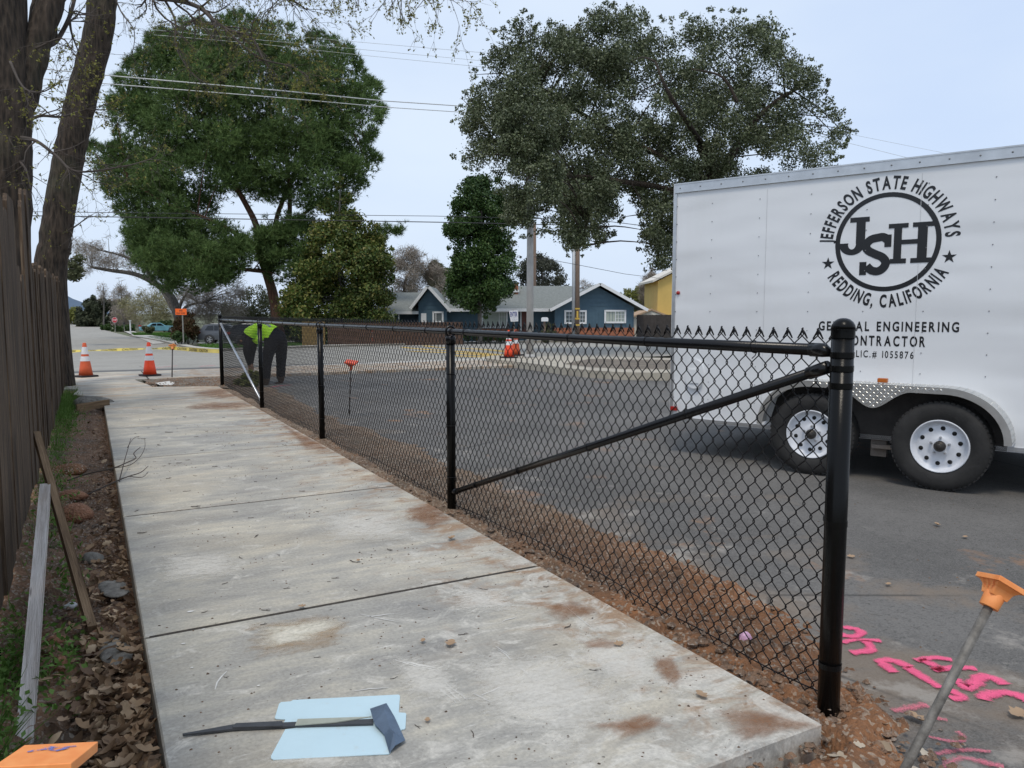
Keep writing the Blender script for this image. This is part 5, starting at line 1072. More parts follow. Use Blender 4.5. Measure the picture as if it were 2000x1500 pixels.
def clump_centres(poly, u, r0, r1, n, depth, holes=()):
    """clump centres filling the crown's volume: outline, distance and a depth of its own"""
    P = np.asarray(poly, float); out = []; mn, mx = P.min(0), P.max(0); ed = None
    half = .5 * min(mx - mn)
    while len(out) < n:
        x = rng.uniform(mn[0], mx[0], 400); y = rng.uniform(mn[1], mx[1], 400); k = inpoly(P, x, y); x, y = x[k], y[k]; d = edge_dist(P, x, y)
        for a, b_, e in zip(x, y, d):
            r = rng.uniform(r0, r1)
            if e < r * .72: r = max(r0 * .45, e / .8) if rng.random() < .7 else 0
            if r <= 0: continue
            if any((a - h[0]) ** 2 + (b_ - h[1]) ** 2 < (h[2] + r * .6) ** 2 for h in holes): continue
            w = math.sqrt(min(1, e / half)); out.append((a, b_, r, rng.uniform(-1, 1) * depth * max(.15, w)))
            if len(out) >= n: break
    C = np.array(out); uu = u + C[:, 3]
    pos = nEYE + (nFW + nRT * ((C[:, 0:1] - 1000) / FOC) - nUP * ((C[:, 1:2] - 750) / FOC)) * uu[:, None]
    return pos, C[:, 2] * uu / FOC
def shell_points(pos, rad, per, inner=.45, squash=.85):
    n = len(pos); k = np.maximum(4, (per * (rad / rad.mean()) ** 2).astype(int)); idx = np.repeat(np.arange(n), k)
    d = rng.standard_normal((len(idx), 3)); d /= np.linalg.norm(d, axis=1)[:, None]; q = rng.uniform(inner ** 2, 1, len(idx)) ** .5; q = np.where(rng.random(len(idx)) < .3, q * rng.uniform(1.0, 1.55, len(idx)), q)
    off = d * (q * rad[idx])[:, None]; off[:, 2] *= squash; return pos[idx] + off, d
def leaf_quads(c, nrm, L_, W_, spread=.9, droop=0.0):
    n = len(c); t = rng.standard_normal((n, 3)) * spread + nrm * .5; t[:, 2] -= droop; t /= np.linalg.norm(t, axis=1)[:, None]
    h = rng.standard_normal((n, 3)) * .6 + nrm + np.array([0, 0, .5]); b = np.cross(t, h); b /= np.linalg.norm(b, axis=1)[:, None] + 1e-9; nn = np.cross(b, t)
    L_ = L_ * rng.uniform(.6, 1.25, n)[:, None]; W_ = W_ * rng.uniform(.6, 1.25, n)[:, None]
    V = np.stack([c - t * L_ * .5, c + b * W_ * .5 + nn * W_ * .15, c + t * L_ * .5, c - b * W_ * .5 + nn * W_ * .15], 1).reshape(-1, 3)
    return V, np.arange(n * 4).reshape(n, 4)
def needle_tufts(c, nrm, k, L_, W_):
    n = len(c); ax = nrm * .8 + np.array([0, 0, .75]) + rng.standard_normal((n, 3)) * .35; c2 = np.repeat(c, k, 0); a = np.repeat(ax, k, 0)
    t = a / np.linalg.norm(a, axis=1)[:, None] + rng.standard_normal((n * k, 3)) * .55; t /= np.linalg.norm(t, axis=1)[:, None]; b = np.cross(t, rng.standard_normal((n * k, 3))); b /= np.linalg.norm(b, axis=1)[:, None] + 1e-9
    Ls = L_ * rng.uniform(.6, 1.2, n * k)[:, None]
    V = np.stack([c2 - b * W_ / 2, c2 + b * W_ / 2, c2 + t * Ls], 1).reshape(-1, 3); return V, np.arange(n * k * 3).reshape(-1, 3)
def bark(name, a, b, sc=5):
    s = NT(name); g = s.noise(sc, 7, .7, s.obj((3, 3, .55)), .8); v = s.voro(sc * 1.6, s.obj((3.2, 3.2, .5)), 'F1'); c = s.ramp(s.math('ADD', s.math('MULTIPLY', g, .6), s.math('MULTIPLY', v, .5)), [(.35, a), (.75, b)])
    m = s.noise(.9, 4); c = s.mix(s.mapr(m, .55, .7, 0, .3), c, (.10, .11, .06)); s.bump(s.math('ADD', g, v), 1.0, .05); return s.fin(c, .95)
BARKD = bark('dark_furrowed_bark', (.016, .011, .007), (.080, .057, .040)); BARKR = bark('reddish_pine_bark', (.06, .03, .02), (.15, .075, .045), 2); BARKG = bark('grey_bark', (.06, .055, .05), (.16, .145, .13), 3); TWIGM = mat('bare_twig_bark', (.075, .06, .05), .9, 0, .3, 3); TWIGP = mat('pale_bare_twigs', (.19, .155, .12), .9, 0, .25, .6)
PINE = leaf_mat('pine_needles', [(.050, .090, .026), (.12, .19, .056), (.22, .31, .10)], .55, .2, .3)
OAKL = leaf_mat('live_oak_leaves', [(.034, .046, .020), (.09, .115, .050), (.185, .215, .11), (.36, .39, .27)], .5, .2, .5)
MAGL = leaf_mat('olive_evergreen_leaves', [(.032, .066, .016), (.095, .14, .03), (.20, .23, .06), (.28, .23, .07)], .42, .2, .25)
GRNL = leaf_mat('dark_glossy_leaves', [(.022, .052, .014), (.058, .11, .028), (.11, .17, .05)], .42, .2, .3)
OLVL = leaf_mat('grey_olive_leaves', [(.075, .085, .04), (.13, .14, .07), (.19, .20, .11)], .7, .25, .15)
YGL = leaf_mat('spring_yellow_green_leaves', [(.13, .14, .03), (.20, .21, .05), (.26, .27, .09)], .6, .3, .2)
REDL_ = leaf_mat('russet_hedge_leaves', [(.05, .025, .012), (.10, .05, .025), (.06, .07, .02)], .6, .2, .3)
TWIGL = leaf_mat('bare_twig_haze', [(.24, .205, .17), (.34, .295, .25), (.43, .385, .33)], .85, .1, .15)
TWIGO = leaf_mat('budding_twig_haze', [(.22, .20, .11), (.31, .29, .15), (.40, .375, .21)], .85, .15, .15)
def pts_path(pts): return [point_at(*q) for q in pts]
def smooth_path(P, k=5):
    out = []
    for i in range(len(P) - 1):
        p0, p1, p2, p3 = P[max(i - 1, 0)], P[i], P[i + 1], P[min(i + 2, len(P) - 1)]
        for t in np.arange(k) / k: out.append(.5 * (2 * p1 + (p2 - p0) * t + (2 * p0 - 5 * p1 + 4 * p2 - p3) * t * t + (3 * p1 - p0 - 3 * p2 + p3) * t ** 3))
    return out + [P[-1]]
def limb(b, P, r0, r1, sides=9, k=5, wob=0):
    P = smooth_path([Vector(p) for p in P], k); n = len(P)
    if wob: P = [p + Vector((random.uniform(-wob, wob), random.uniform(-wob, wob), random.uniform(-wob, wob))) if 0 < i < n - 1 else p for i, p in enumerate(P)]
    b.tube(P, [r0 + (r1 - r0) * (i / (n - 1)) ** .8 for i in range(n)], sides)
def tree(label, cat, group, base, crown_parts, trunk_pts, r0, r1, barkm, limbs=0, name='tree', limb_r=.09):
    t = thing(name, label, cat, base, 0, group); allpos = []; Vs = {}
    for kind, pos, rad, per, size, m in crown_parts:
        allpos.append(pos); c, nr = shell_points(pos, rad, per)
        if kind == 'needle': V, Fc = needle_tufts(c, nr, 7, size[0], size[1])
        elif kind == 'twig': V, Fc = leaf_quads(c, nr * .3, size[0], size[1], 1.0)
        else: V, Fc = leaf_quads(c, nr, size[0], size[1])
        Vs.setdefault((m, Fc.shape[1]), []).append((V, Fc))
    b = MB()
    for path, ra, rb in trunk_pts: limb(b, path, ra, rb)
    if limbs and allpos:
        A = np.concatenate(allpos); spine = [Vector(p) for path, _, _ in trunk_pts for p in smooth_path([Vector(q) for q in path], 5)]; spine = spine[len(spine) // 4:]
        for i in rng.choice(len(A), min(limbs, len(A)), False):
            p = Vector(A[i]); s_ = min(spine, key=lambda q: (q - p).length + max(0, q.z - p.z) * .8); mid_ = s_.lerp(p, .5) + Vector((0, 0, (p - s_).length * .06)); limb(b, [s_, mid_, p], limb_r * random.uniform(.6, 1), limb_r * .2, 5, 3)
    tr = b.build('trunk', barkm, t, True)
    for (m, k), L2 in Vs.items():
        off = 0; VV = []; FF = []
        for V, Fc in L2: VV.append(V); FF.append(Fc + off); off += len(V)
        link('crown', np_mesh('crown', np.concatenate(VV), np.concatenate(FF)), m, t, None, True)
    return t
# --- big pine
PU = 70.0
pine_main = [(168, 300), (165, 278), (200, 292), (235, 278), (222, 232), (218, 182), (240, 142), (262, 122), (285, 88), (300, 68), (330, 64), (370, 44), (420, 58), (450, 30), (480, 35), (530, 56), (560, 46), (590, 76), (620, 68), (665, 82), (690, 114), (710, 154), (745, 170), (748, 200), (738, 250), (708, 282), (722, 300), (742, 312), (738, 340), (700, 378), (690, 405), (640, 440), (600, 420), (575, 400), (530, 392), (490, 395), (445, 405), (400, 430), (400, 475), (330, 490), (262, 455), (240, 430), (215, 390), (190, 350)]
cp = []
pos, rad = clump_centres(pine_main, PU, 18, 36, 520, 9.0, [(455, 395, 14), (245, 250, 7), (720, 290, 5)]); cp.append(('needle', pos, rad, 105, (.46, .062), PINE))
pos, rad = clump_centres([(236, 420), (300, 420), (400, 425), (450, 430), (490, 470), (488, 520), (450, 555), (400, 575), (330, 580), (285, 550), (258, 505)], PU - 3, 12, 28, 150, 5.0); cp.append(('needle', pos, rad, 80, (.44, .055), PINE))
pos, rad = clump_centres([(492, 440), (520, 425), (560, 410), (610, 420), (630, 520), (575, 560), (520, 545), (495, 500)], PU - 1, 12, 25, 75, 3.5, [(535, 420, 8), (575, 415, 6)]); cp.append(('needle', pos, rad, 70, (.44, .055), PINE))
pos, rad = clump_centres([(700, 470), (740, 440), (765, 430), (770, 445), (790, 427), (796, 440), (780, 462), (745, 490), (710, 500)], PU, 6, 13, 24, 1.5); cp.append(('needle', pos, rad, 26, (.45, .045), PINE))
edge = [p for p in pine_main if p[1] < 320]; xs_ = []
for a, c in zip(edge, edge[1:]):
    for q in (.25, .5, .75):
        if rng.random() < .8: xs_.append((a[0] + (c[0] - a[0]) * q + rng.uniform(-3, 3), a[1] + (c[1] - a[1]) * q + rng.uniform(-6, 4), rng.uniform(5, 11), rng.uniform(-2, 2)))
Cx = np.array(xs_); pos = np.array([point_at(x, y, PU + d) for x, y, r, d in xs_]); cp.append(('needle', pos, Cx[:, 2] * PU / FOC, 50, (.52, .055), PINE))
g = point_at(546, 667, PU); g.z = zg(g.y) - .1
def PP(*q): return [point_at(x, y, u) for x, y, u in q]
tree('huge rounded dark green pine with reddish trunk across the street', 'tree', None, g, cp,
     [([g] + PP((541, 625, PU), (533, 575, PU), (518, 525, PU), (505, 485, PU), (500, 440, PU), (478, 395, PU), (440, 330, PU), (400, 230, PU)), .60, .15), (PP((520, 530, PU), (545, 490, PU + 1), (560, 450, PU + 1), (566, 400, PU + 1), (560, 300, PU + 1), (540, 160, PU + 1)), .42, .1), (PP((518, 520, PU), (535, 470, PU + 2), (545, 410, PU + 2), (600, 280, PU + 2), (620, 140, PU + 2)), .36, .1),
      (PP((508, 490, PU), (460, 455, PU - 2), (400, 425, PU - 3), (320, 395, PU - 3), (250, 350, PU - 2)), .26, .06), (PP((520, 530, PU), (470, 525, PU - 3), (400, 510, PU - 4), (320, 500, PU - 4)), .22, .06), (PP((566, 440, PU), (610, 405, PU), (660, 370, PU), (720, 330, PU)), .2, .05), (PP((545, 500, PU), (620, 500, PU + 1), (700, 480, PU), (775, 445, PU)), .16, .04)], .6, .1, BARKR, 90, 'pine_tree', .10)
# --- olive evergreen in front of the house
pos, rad = clump_centres([(640, 385), (665, 348), (700, 402), (716, 432), (728, 418), (745, 452), (764, 480), (770, 560), (775, 668), (560, 668), (545, 595), (556, 545), (580, 512), (600, 480), (612, 440), (622, 400)], 66, 14, 27, 190, 4.0)
g = point_at(668, 670, 66); g.z = zg(g.y) - .1; tree('dense olive green evergreen with yellowish leaves between pine and blue house', 'tree', None, g, [('leaf', pos, rad, 330, (.29, .17), MAGL)], [([g] + PP((664, 560, 66), (662, 460, 66), (665, 365, 66)), .2, .05)], .2, .05, BARKG, 30, 'evergreen_tree', .05)
# --- street tree in front of the house
pos, rad = clump_centres([(900, 352), (935, 338), (985, 347), (1000, 372), (1012, 402), (1000, 470), (1008, 520), (1010, 555), (995, 582), (975, 602), (945, 622), (905, 606), (872, 590), (868, 560), (884, 512), (866, 450), (880, 402)], 63, 12, 24, 160, 3.5)
g = point_at(938, 667, 63); g.z = zg(g.y) - .1; tree('narrow dark green tree with grey trunk in front of the blue house', 'tree', None, g, [('leaf', pos, rad, 340, (.22, .15), GRNL)], [([g] + PP((937, 625, 63), (938, 540, 63), (940, 430, 63), (942, 360, 63)), .22, .05)], .2, .05, BARKG, 30, 'tree', .05)
# --- live oak by the island
OU = 27.0
oak = [(886, 238), (905, 192), (935, 155), (955, 95), (985, 45), (1030, 22), (1045, 55), (1090, 48), (1140, 56), (1152, 22), (1200, 12), (1258, 12), (1268, 45), (1310, 42), (1370, 28), (1440, 28), (1500, 34), (1540, 66), (1560, 105), (1600, 142), (1618, 178), (1640, 222), (1668, 262), (1640, 285), (1632, 330), (1600, 400), (1420, 420), (1330, 430), (1318, 535), (1258, 530), (1248, 480), (1254, 430), (1238, 385), (1216, 420), (1194, 465), (1165, 485), (1112, 490), (1092, 468), (1072, 440), (1012, 468), (985, 440), (985, 400), (962, 340), (908, 322), (897, 300), (926, 270), (902, 260)]
cp = []; pos, rad = clump_centres(oak, OU, 13, 32, 720, 4.2, [(1228, 410, 18)]); p2, r2 = clump_centres([(1250, 370), (1340, 370), (1345, 535), (1262, 530), (1250, 480), (1256, 430)], OU - 2, 9, 18, 70, 1.5); pos = np.concatenate([pos, p2]); rad = np.concatenate([rad, r2]); p2, r2 = clump_centres([(1080, 330), (1215, 330), (1212, 420), (1190, 465), (1165, 485), (1112, 490), (1080, 440)], OU - 3, 10, 22, 70, 1.5); pos = np.concatenate([pos, p2]); rad = np.concatenate([rad, r2]); cp.append(('leaf', pos, rad, 230, (.10, .058), OAKL)); pos, rad = clump_centres([(960, 250), (1000, 200), (1080, 200), (1100, 330), (1090, 440), (1060, 462), (1005, 462), (985, 420), (990, 340)], 20.1, 14, 26, 80, .6); cp.append(('leaf', pos, rad, 260, (.075, .043), OAKL))
xs_ = []
top = oak[:26] + oak[30:45]
for a, c in zip(top, top[1:]):
    ln = math.hypot(c[0] - a[0], c[1] - a[1])
    if ln > 120: continue
    for q in np.arange(0, 1, 7 / max(9, ln)):
        if rng.random() < .45: continue
        e = rng.uniform(-16, 14); bx = a[0] + (c[0] - a[0]) * q; by = a[1] + (c[1] - a[1]) * q; dx, dy = bx - 1270, by - 260; dn = math.hypot(dx, dy); xs_.append((bx + dx / dn * e, by + dy / dn * e, rng.uniform(3, 7), rng.uniform(-1.5, 1.5)))
Cx = np.array(xs_); pos = np.array([point_at(x, y, OU + d) for x, y, r, d in xs_]); cp.append(('leaf', pos, Cx[:, 2] * OU / FOC, 26, (.10, .06), OAKL))
g = ground_at(1425, 715); g = Vector(point_at(1425, 720, OU)); g.z = zg(g.y) - .1
tree('broad grey green live oak spreading above the white trailer', 'tree', None, g, cp,
     [([g] + PP((1420, 560, OU), (1415, 450, OU), (1400, 360, OU), (1370, 280, OU)), .34, .22), (PP((1370, 280, OU), (1330, 220, OU - 3.5), (1300, 170, OU - 4.2), (1280, 120, OU - 4)), .10, .03), (PP((1400, 360, OU), (1280, 300, OU), (1150, 230, OU), (1040, 160, OU)), .14, .04), (PP((1410, 420, OU), (1300, 370, OU - 1), (1180, 350, OU - 2), (1040, 330, OU - 1), (960, 270, OU)), .13, .04), (PP((1400, 350, OU), (1480, 230, OU), (1560, 170, OU)), .18, .05), (PP((1440, 200, OU - 4.3), (1410, 150, OU - 4.4), (1350, 135, OU - 4.2)), .06, .02), (PP((1180, 350, OU - 2), (1150, 420, OU - 2), (1140, 480, OU - 2)), .09, .02), (PP((1300, 370, OU), (1290, 440, OU), (1285, 510, OU)), .1, .03), (PP((1040, 330, OU - 1), (1020, 390, OU - 1), (1020, 445, OU - 1)), .09, .03)], .3, .2, BARKD, 110, 'oak_tree', .045)
# --- near bare trees behind the wooden fence
BUDS = leaf_mat('spring_buds', [(.16, .13, .05), (.24, .24, .05), (.30, .32, .08)], .6, .3, 3)
tw = MB(); budp = []
def twig(b, p, d, ln, r, depth, droop=.0, budc=.5, kids=(2, 4)):
    n = max(3, int(ln / .09)); P = [Vector(p)]; d = Vector(d).normalized()
    for i in range(n):
        d = (d + Vector((random.gauss(0, .16), random.gauss(0, .16), random.gauss(0, .16) - droop))).normalized(); P.append(P[-1] + d * ln / n)
    b.tube(P, [r * (1 - .75 * i / n) for i in range(n + 1)], 4 if r < .012 else 6, False)
    if depth > 0:
        for _ in range(random.randint(*kids)):
            i = random.randint(max(1, n // 4), n); dd = (P[i] - P[i - 1]).normalized(); s_ = Vector((random.gauss(0, 1), random.gauss(0, 1), random.gauss(0, 1))); twig(b, P[i], dd + s_ * .55, ln * random.uniform(.4, .7), max(.0022, r * (1 - .75 * i / n) * .75), depth - 1, droop, budc, kids)
    for q in P[1:]:
        if random.random() < budc * (.35 if depth else .8): budp.append(q)
def bare_tree(label, base, trunks, branches, thing_name='bare_tree', parts='branch'):
    global budp
    t = thing(thing_name, label, 'tree', base); b = MB()
    for P, r0_, r1_ in trunks: limb(b, P, r0_, r1_, 20, 7, .012)
    b.build('trunk', BARKD, t, True)
    for P, r0_, r1_, nt, ln, droop, dep, bud in branches:
        budp = []; b = MB(); P = smooth_path(P, 5); n = len(P); b.tube(P, [r0_ + (r1_ - r0_) * i / (n - 1) for i in range(n)], 7)
        for _ in range(nt):
            i = random.randint(max(1, n // 5), n - 1); dd = (P[i] - P[i - 1]).normalized(); s_ = Vector((random.gauss(0, 1), random.gauss(0, 1), random.gauss(0, .8))); twig(b, P[i], dd * .8 + s_ * .7, ln * random.uniform(.5, 1.1), max(.004, (r0_ + (r1_ - r0_) * i / (n - 1)) * .5), dep, droop, bud)
        br = b.build('branch', TWIGM, t, True)
        if budp:
            c = np.array([tuple(q) for q in budp]); c = np.repeat(c, 3, 0) + rng.standard_normal((len(c) * 3, 3)) * .012; V, Fc = leaf_quads(c, rng.standard_normal(c.shape), .036, .022); link('bud', np_mesh('bud', V, Fc), BUDS, br, None, True)['kind'] = 'stuff'
    return t
UA, UC = 9.2, 13.8
bA = point_at(8, 900, UA); bA.z = -.15
bare_tree('thick dark trunk at the left photo edge forking above the wooden fence', bA,
    [([bA] + PP((2, 620, UA), (8, 370, UA), (8, 200, UA), (0, 60, UA), (-5, -80, UA)), .30, .28), (PP((15, 300, UA), (45, 190, UA + .1), (72, 90, UA + .2), (108, -20, UA + .3), (130, -80, UA + .3)), .17, .14), (PP((60, 130, UA + .2), (70, 50, UA + .5), (84, -40, UA + .6)), .10, .08)],
    [(PP((35, 250, UA), (75, 227, UA), (120, 228, UA + .2), (165, 215, UA + .3), (205, 215, UA + .4)), .022, .006, 14, .5, .02, 2, .35), (PP((30, 268, UA), (70, 275, UA - .3), (110, 305, UA - .4), (150, 335, UA - .4), (240, 325, UA - .2), (290, 312, UA)), .024, .005, 16, .55, .02, 2, .3), (PP((22, 300, UA), (50, 330, UA - .2), (60, 370, UA - .3)), .018, .006, 8, .45, .05, 2, .2),
     (PP((85, 90, UA + .3), (110, 80, UA + .5), (135, 35, UA + .6), (150, -20, UA + .7)), .035, .02, 9, .5, .0, 2, .3), (PP((135, 30, UA + .6), (140, 65, UA + .6), (155, 105, UA + .7)), .02, .006, 9, .4, .05, 2, .3), (PP((70, 95, UA), (120, 75, UA), (140, 100, UA)), .014, .005, 8, .4, .05, 2, .3), (PP((20, 120, UA - .8), (45, 170, UA - .9), (80, 180, UA - 1), (120, 160, UA - 1)), .014, .004, 12, .5, .02, 2, .4)])
bC = point_at(112, 690, UC); bC.z = -.15
bare_tree('leaning furrowed trunk behind the wooden fence with a long budding branch overhead', bC,
    [([bC] + PP((98, 560, UC), (108, 470, UC), (118, 400, UC), (138, 290, UC), (160, 190, UC), (184, 100, UC), (200, 0, UC), (203, -90, UC)), .27, .235)],
    [(PP((205, -70, UC), (255, -25, UC - .5), (305, -4, UC - 1), (345, 0, UC - 1.3), (390, 15, UC - 1.6), (418, 40, UC - 1.8), (450, 60, UC - 2), (490, 72, UC - 2.2), (515, 118, UC - 2.4)), .055, .012, 34, .95, .05, 3, .28), (PP((320, -3, UC - 1), (342, 40, UC - 1.2), (344, 90, UC - 1.4), (372, 140, UC - 1.5), (405, 165, UC - 1.6)), .022, .005, 20, .6, .08, 2, .4), (PP((440, 58, UC - 2), (505, 112, UC - 2.4), (570, 130, UC - 2.6), (610, 155, UC - 2.8)), .018, .004, 18, .6, .06, 2, .7),
     (PP((230, -60, UC), (360, -60, UC - 1), (480, -30, UC - 2), (560, -5, UC - 2.5), (600, 20, UC - 2.6)), .04, .008, 22, .8, .08, 3, .3), (PP((260, -70, UC), (480, -95, UC - 2), (700, -55, UC - 3.5), (800, -25, UC - 4), (880, 0, UC - 4.2)), .05, .006, 34, .62, .22, 2, .9), (PP((186, 300, UC), (215, 330, UC - .2), (250, 310, UC - .3)), .012, .004, 10, .5, .0, 2, .2), (PP((118, 460, UC), (150, 440, UC - .3), (175, 420, UC - .4)), .02, .004, 10, .55, -.02, 2, .15),
     (PP((205, -60, UC), (235, 20, UC - .3), (262, 60, UC - .4), (258, 110, UC - .4)), .016, .004, 12, .5, .12, 2, .3)])
# --- background trees, each its own
def bgtree(label, poly, u, kind, m, per, size, r0, r1, n, depth, base, trunks=None, tr=.25, barkm=BARKG, cat='tree', name='tree', limbs=25, limb_r=.06, group=None, extra=None):
    pos, rad = clump_centres(poly, u, r0, r1, n, depth); g = point_at(base[0], base[1], u); g.z = zg(g.y) - .1; c = np.mean(np.array(poly), 0)
    tk = trunks or [([g, point_at(base[0], c[1] + 20, u), point_at((base[0] + c[0]) / 2, c[1] - 10, u)], tr, tr * .3)]
    parts = [(kind, pos, rad, per, size, m)]
    if extra: parts.append((extra[0], pos, rad, extra[1], extra[2], extra[3]))
    return tree(label, cat, group, g, parts, tk, tr, .1, barkm, limbs, name, limb_r)
tp_ = [(125, 470), (150, 465), (185, 470), (220, 455), (260, 470), (300, 480), (335, 500), (360, 540), (345, 585), (300, 560), (250, 535), (200, 530), (160, 545), (128, 540)]
g = point_at(350, 660, 76); g.z = zg(g.y)
pos, rad = clump_centres(tp_, 76, 10, 20, 80, 4)
tree('sprawling bare oak with long crooked limb below the left side of the pine', 'tree', None, g, [('twig', pos, rad, 55, (.85, .035), TWIGL)], [([g] + PP((348, 620, 76), (335, 580, 76), (300, 552, 76), (262, 535, 76), (215, 528, 76), (180, 522, 75)), .5, .12), (PP((300, 552, 76), (280, 520, 76), (240, 500, 76), (200, 490, 76)), .25, .06), (PP((320, 565, 76), (330, 530, 76), (300, 495, 76)), .25, .05)], .4, .1, BARKG, 60, 'bare_tree', .06)
bgtree('pale yellow green foliage beside the leaning trunk above the fence end', [(122, 495), (145, 488), (165, 500), (160, 545), (135, 560), (122, 545)], 60, 'leaf', OLVL, 90, (.25, .13), 6, 12, 22, 1.5, (112, 660), None, .15)
bgtree('dark rounded evergreen mass left of the far street end', [(150, 600), (180, 578), (220, 585), (250, 590), (255, 645), (200, 648), (150, 642)], 150, 'leaf', leaf_mat('far_dark_leaves', [(.03, .04, .022), (.06, .07, .04), (.09, .10, .06)], .8, .2, .1), 130, (.7, .4), 7, 14, 60, 6, (200, 650))
bgtree('light yellow green tree at the far left end of the street', [(128, 605), (148, 598), (160, 610), (158, 632), (128, 632)], 175, 'leaf', YGL, 90, (.7, .4), 6, 10, 14, 3, (145, 636))
bgtree('sparse bare conifer rising above the far evergreens', [(232, 535), (240, 548), (262, 580), (258, 598), (212, 598), (205, 585), (228, 560)], 140, 'twig', TWIGL, 26, (1.6, .07), 6, 11, 26, 2.5, (238, 650), None, .25)
bgtree('thin bare tree above the dark evergreens near the far street', [(190, 560), (202, 545), (214, 565), (212, 590), (188, 590)], 145, 'twig', TWIGL, 20, (1.3, .06), 5, 9, 14, 2, (203, 650), None, .2)
bgtree('olive tinted budding tree over the faded blue car', [(228, 590), (260, 565), (300, 560), (345, 575), (360, 610), (345, 640), (300, 636), (262, 632), (232, 625)], 114, 'twig', TWIGO, 90, (.9, .06), 10, 18, 60, 5, (300, 655), None, .3)
bgtree('greyish pink bare shrub tree behind the stop sign', [(215, 600), (240, 592), (275, 600), (285, 640), (250, 646), (218, 640)], 122, 'twig', TWIGL, 110, (.8, .055), 8, 14, 34, 3, (250, 652), None, .15)
bgtree('broad bare grey willow behind the orange sign and the SUV', [(340, 560), (380, 540), (430, 530), (470, 545), (490, 580), (480, 625), (430, 640), (370, 635), (345, 610)], 84, 'twig', TWIGL, 75, (1.1, .045), 10, 18, 70, 4, (352, 668), [(PP((352, 668, 84), (347, 625, 84), (330, 590, 84), (312, 560, 84)), .45, .15), (PP((347, 630, 84), (352, 595, 84), (370, 565, 84)), .3, .1), (PP((345, 635, 84), (362, 600, 84), (400, 590, 84)), .25, .1)], .4, BARKG, 'tree', 'bare_tree', 50, .06)
bgtree('soft grey green tree behind the end of the chain link fence', [(430, 600), (455, 570), (500, 555), (540, 565), (545, 640), (480, 645), (430, 640)], 90, 'leaf', OLVL, 120, (.32, .15), 10, 18, 52, 4, (500, 660))
bgtree('tan bare twiggy tree behind the left roof of the blue house', [(755, 520), (770, 488), (800, 478), (830, 495), (860, 510), (875, 545), (872, 600), (800, 610), (760, 600)], 96, 'twig', TWIGL, 120, (1.2, .05), 10, 18, 70, 4, (790, 655), None, .3)
bgtree('round green tree peeking over the roof beside the tan bare tree', [(825, 520), (850, 508), (880, 525), (885, 570), (840, 575)], 112, 'leaf', OLVL, 130, (.4, .22), 8, 14, 26, 3, (855, 650))
bgtree('grey green leafy tree behind the grey pole and the chimney', [(1000, 510), (1030, 492), (1075, 500), (1105, 530), (1115, 570), (1060, 575), (1000, 572)], 96, 'leaf', leaf_mat('dull_grey_leaves', [(.05, .055, .04), (.085, .09, .065), (.12, .125, .095)], .8, .2, .15), 130, (.32, .15), 8, 16, 60, 4, (1060, 650), None, .3)
bgtree('yellow green tree right of the house gable', [(1195, 575), (1225, 562), (1262, 556), (1285, 590), (1285, 612), (1225, 608)], 108, 'leaf', YGL, 90, (.35, .18), 7, 13, 36, 3, (1250, 650))
bgtree('bare brown tree right of the yellow green tree before the yellow house', [(1248, 560), (1255, 535), (1275, 525), (1292, 540), (1292, 600), (1255, 605)], 92, 'twig', TWIGL, 90, (1.0, .05), 7, 12, 30, 3, (1274, 650), None, .2)
bgtree('faint leafless trees on the skyline between pole and gable', [(1128, 555), (1140, 545), (1160, 556), (1160, 572), (1128, 572)], 150, 'twig', TWIGL, 24, (1.6, .06), 5, 9, 12, 2, (1145, 640), None, .15)
# hedges and shrubs
def shrub(label, poly, u, m, per, size, n, r=(6, 12), depth=1.0, cat='hedge', name='hedge'):
    pos, rad = clump_centres(poly, u, r[0], r[1], n, depth); c, nr = shell_points(pos, rad, per); V, Fc = leaf_quads(c, nr, *size); P = np.array(poly); g = point_at(float(P[:, 0].mean()), float(P[:, 1].max()), u)
    t = thing(name, label, cat, g); link('foliage', np_mesh('foliage', V, Fc), m, t, None, True)
    b = MB()
    for i in range(6): q = Vector(pos[rng.integers(len(pos))]); b.tube([Vector((g.x, g.y, zg(g.y) - .05)).lerp(Vector((q.x, q.y, zg(g.y) - .05)), .5), q], [.03, .012], 5)
    b.build('stem', TWIGM, t, True)
shrub('russet and green hedge between the orange sign post and the grey SUV', [(340, 625), (355, 605), (378, 610), (390, 630), (388, 668), (350, 668), (335, 662)], 63, REDL_, 170, (.16, .10), 44)
shrub('low dark green bush at the foot of the orange sign post', [(335, 655), (345, 646), (362, 652), (366, 668), (334, 669)], 61, GRNL, 120, (.14, .09), 14, (5, 9))
shrub('clipped green hedge beyond the far stop sign', [(196, 636), (215, 633), (216, 645), (197, 645)], 118, GRNL, 120, (.3, .2), 14, (4, 7))
shrub('dark clipped hedge right of the stop sign near the blue car', [(217, 637), (262, 634), (262, 648), (217, 647)], 110, GRNL, 120, (.28, .2), 30, (4, 8))
shrub('small round bush in front of the faded blue car', [(278, 638), (300, 636), (302, 650), (280, 650)], 90, OLVL, 120, (.25, .15), 14, (4, 7))
shrub('deep green hedge behind the faded blue car', [(310, 628), (345, 626), (345, 645), (310, 645)], 108, GRNL, 120, (.3, .2), 26, (4, 8))
shrub('dark shrubs behind the bending worker and the parked cars', [(545, 632), (590, 628), (600, 668), (548, 670)], 72, GRNL, 150, (.2, .12), 34, (6, 11))
shrub('bushy green shrub under the white mailbox', [(1058, 642), (1070, 630), (1085, 636), (1088, 668), (1056, 668)], 63, OLVL, 150, (.14, .08), 22, (5, 9), .5)
shrub('low green shrubs at the foot of the narrow tree by the house', [(905, 648), (1010, 645), (1010, 666), (900, 668)], 64, GRNL, 130, (.14, .08), 40, (5, 9), .6)
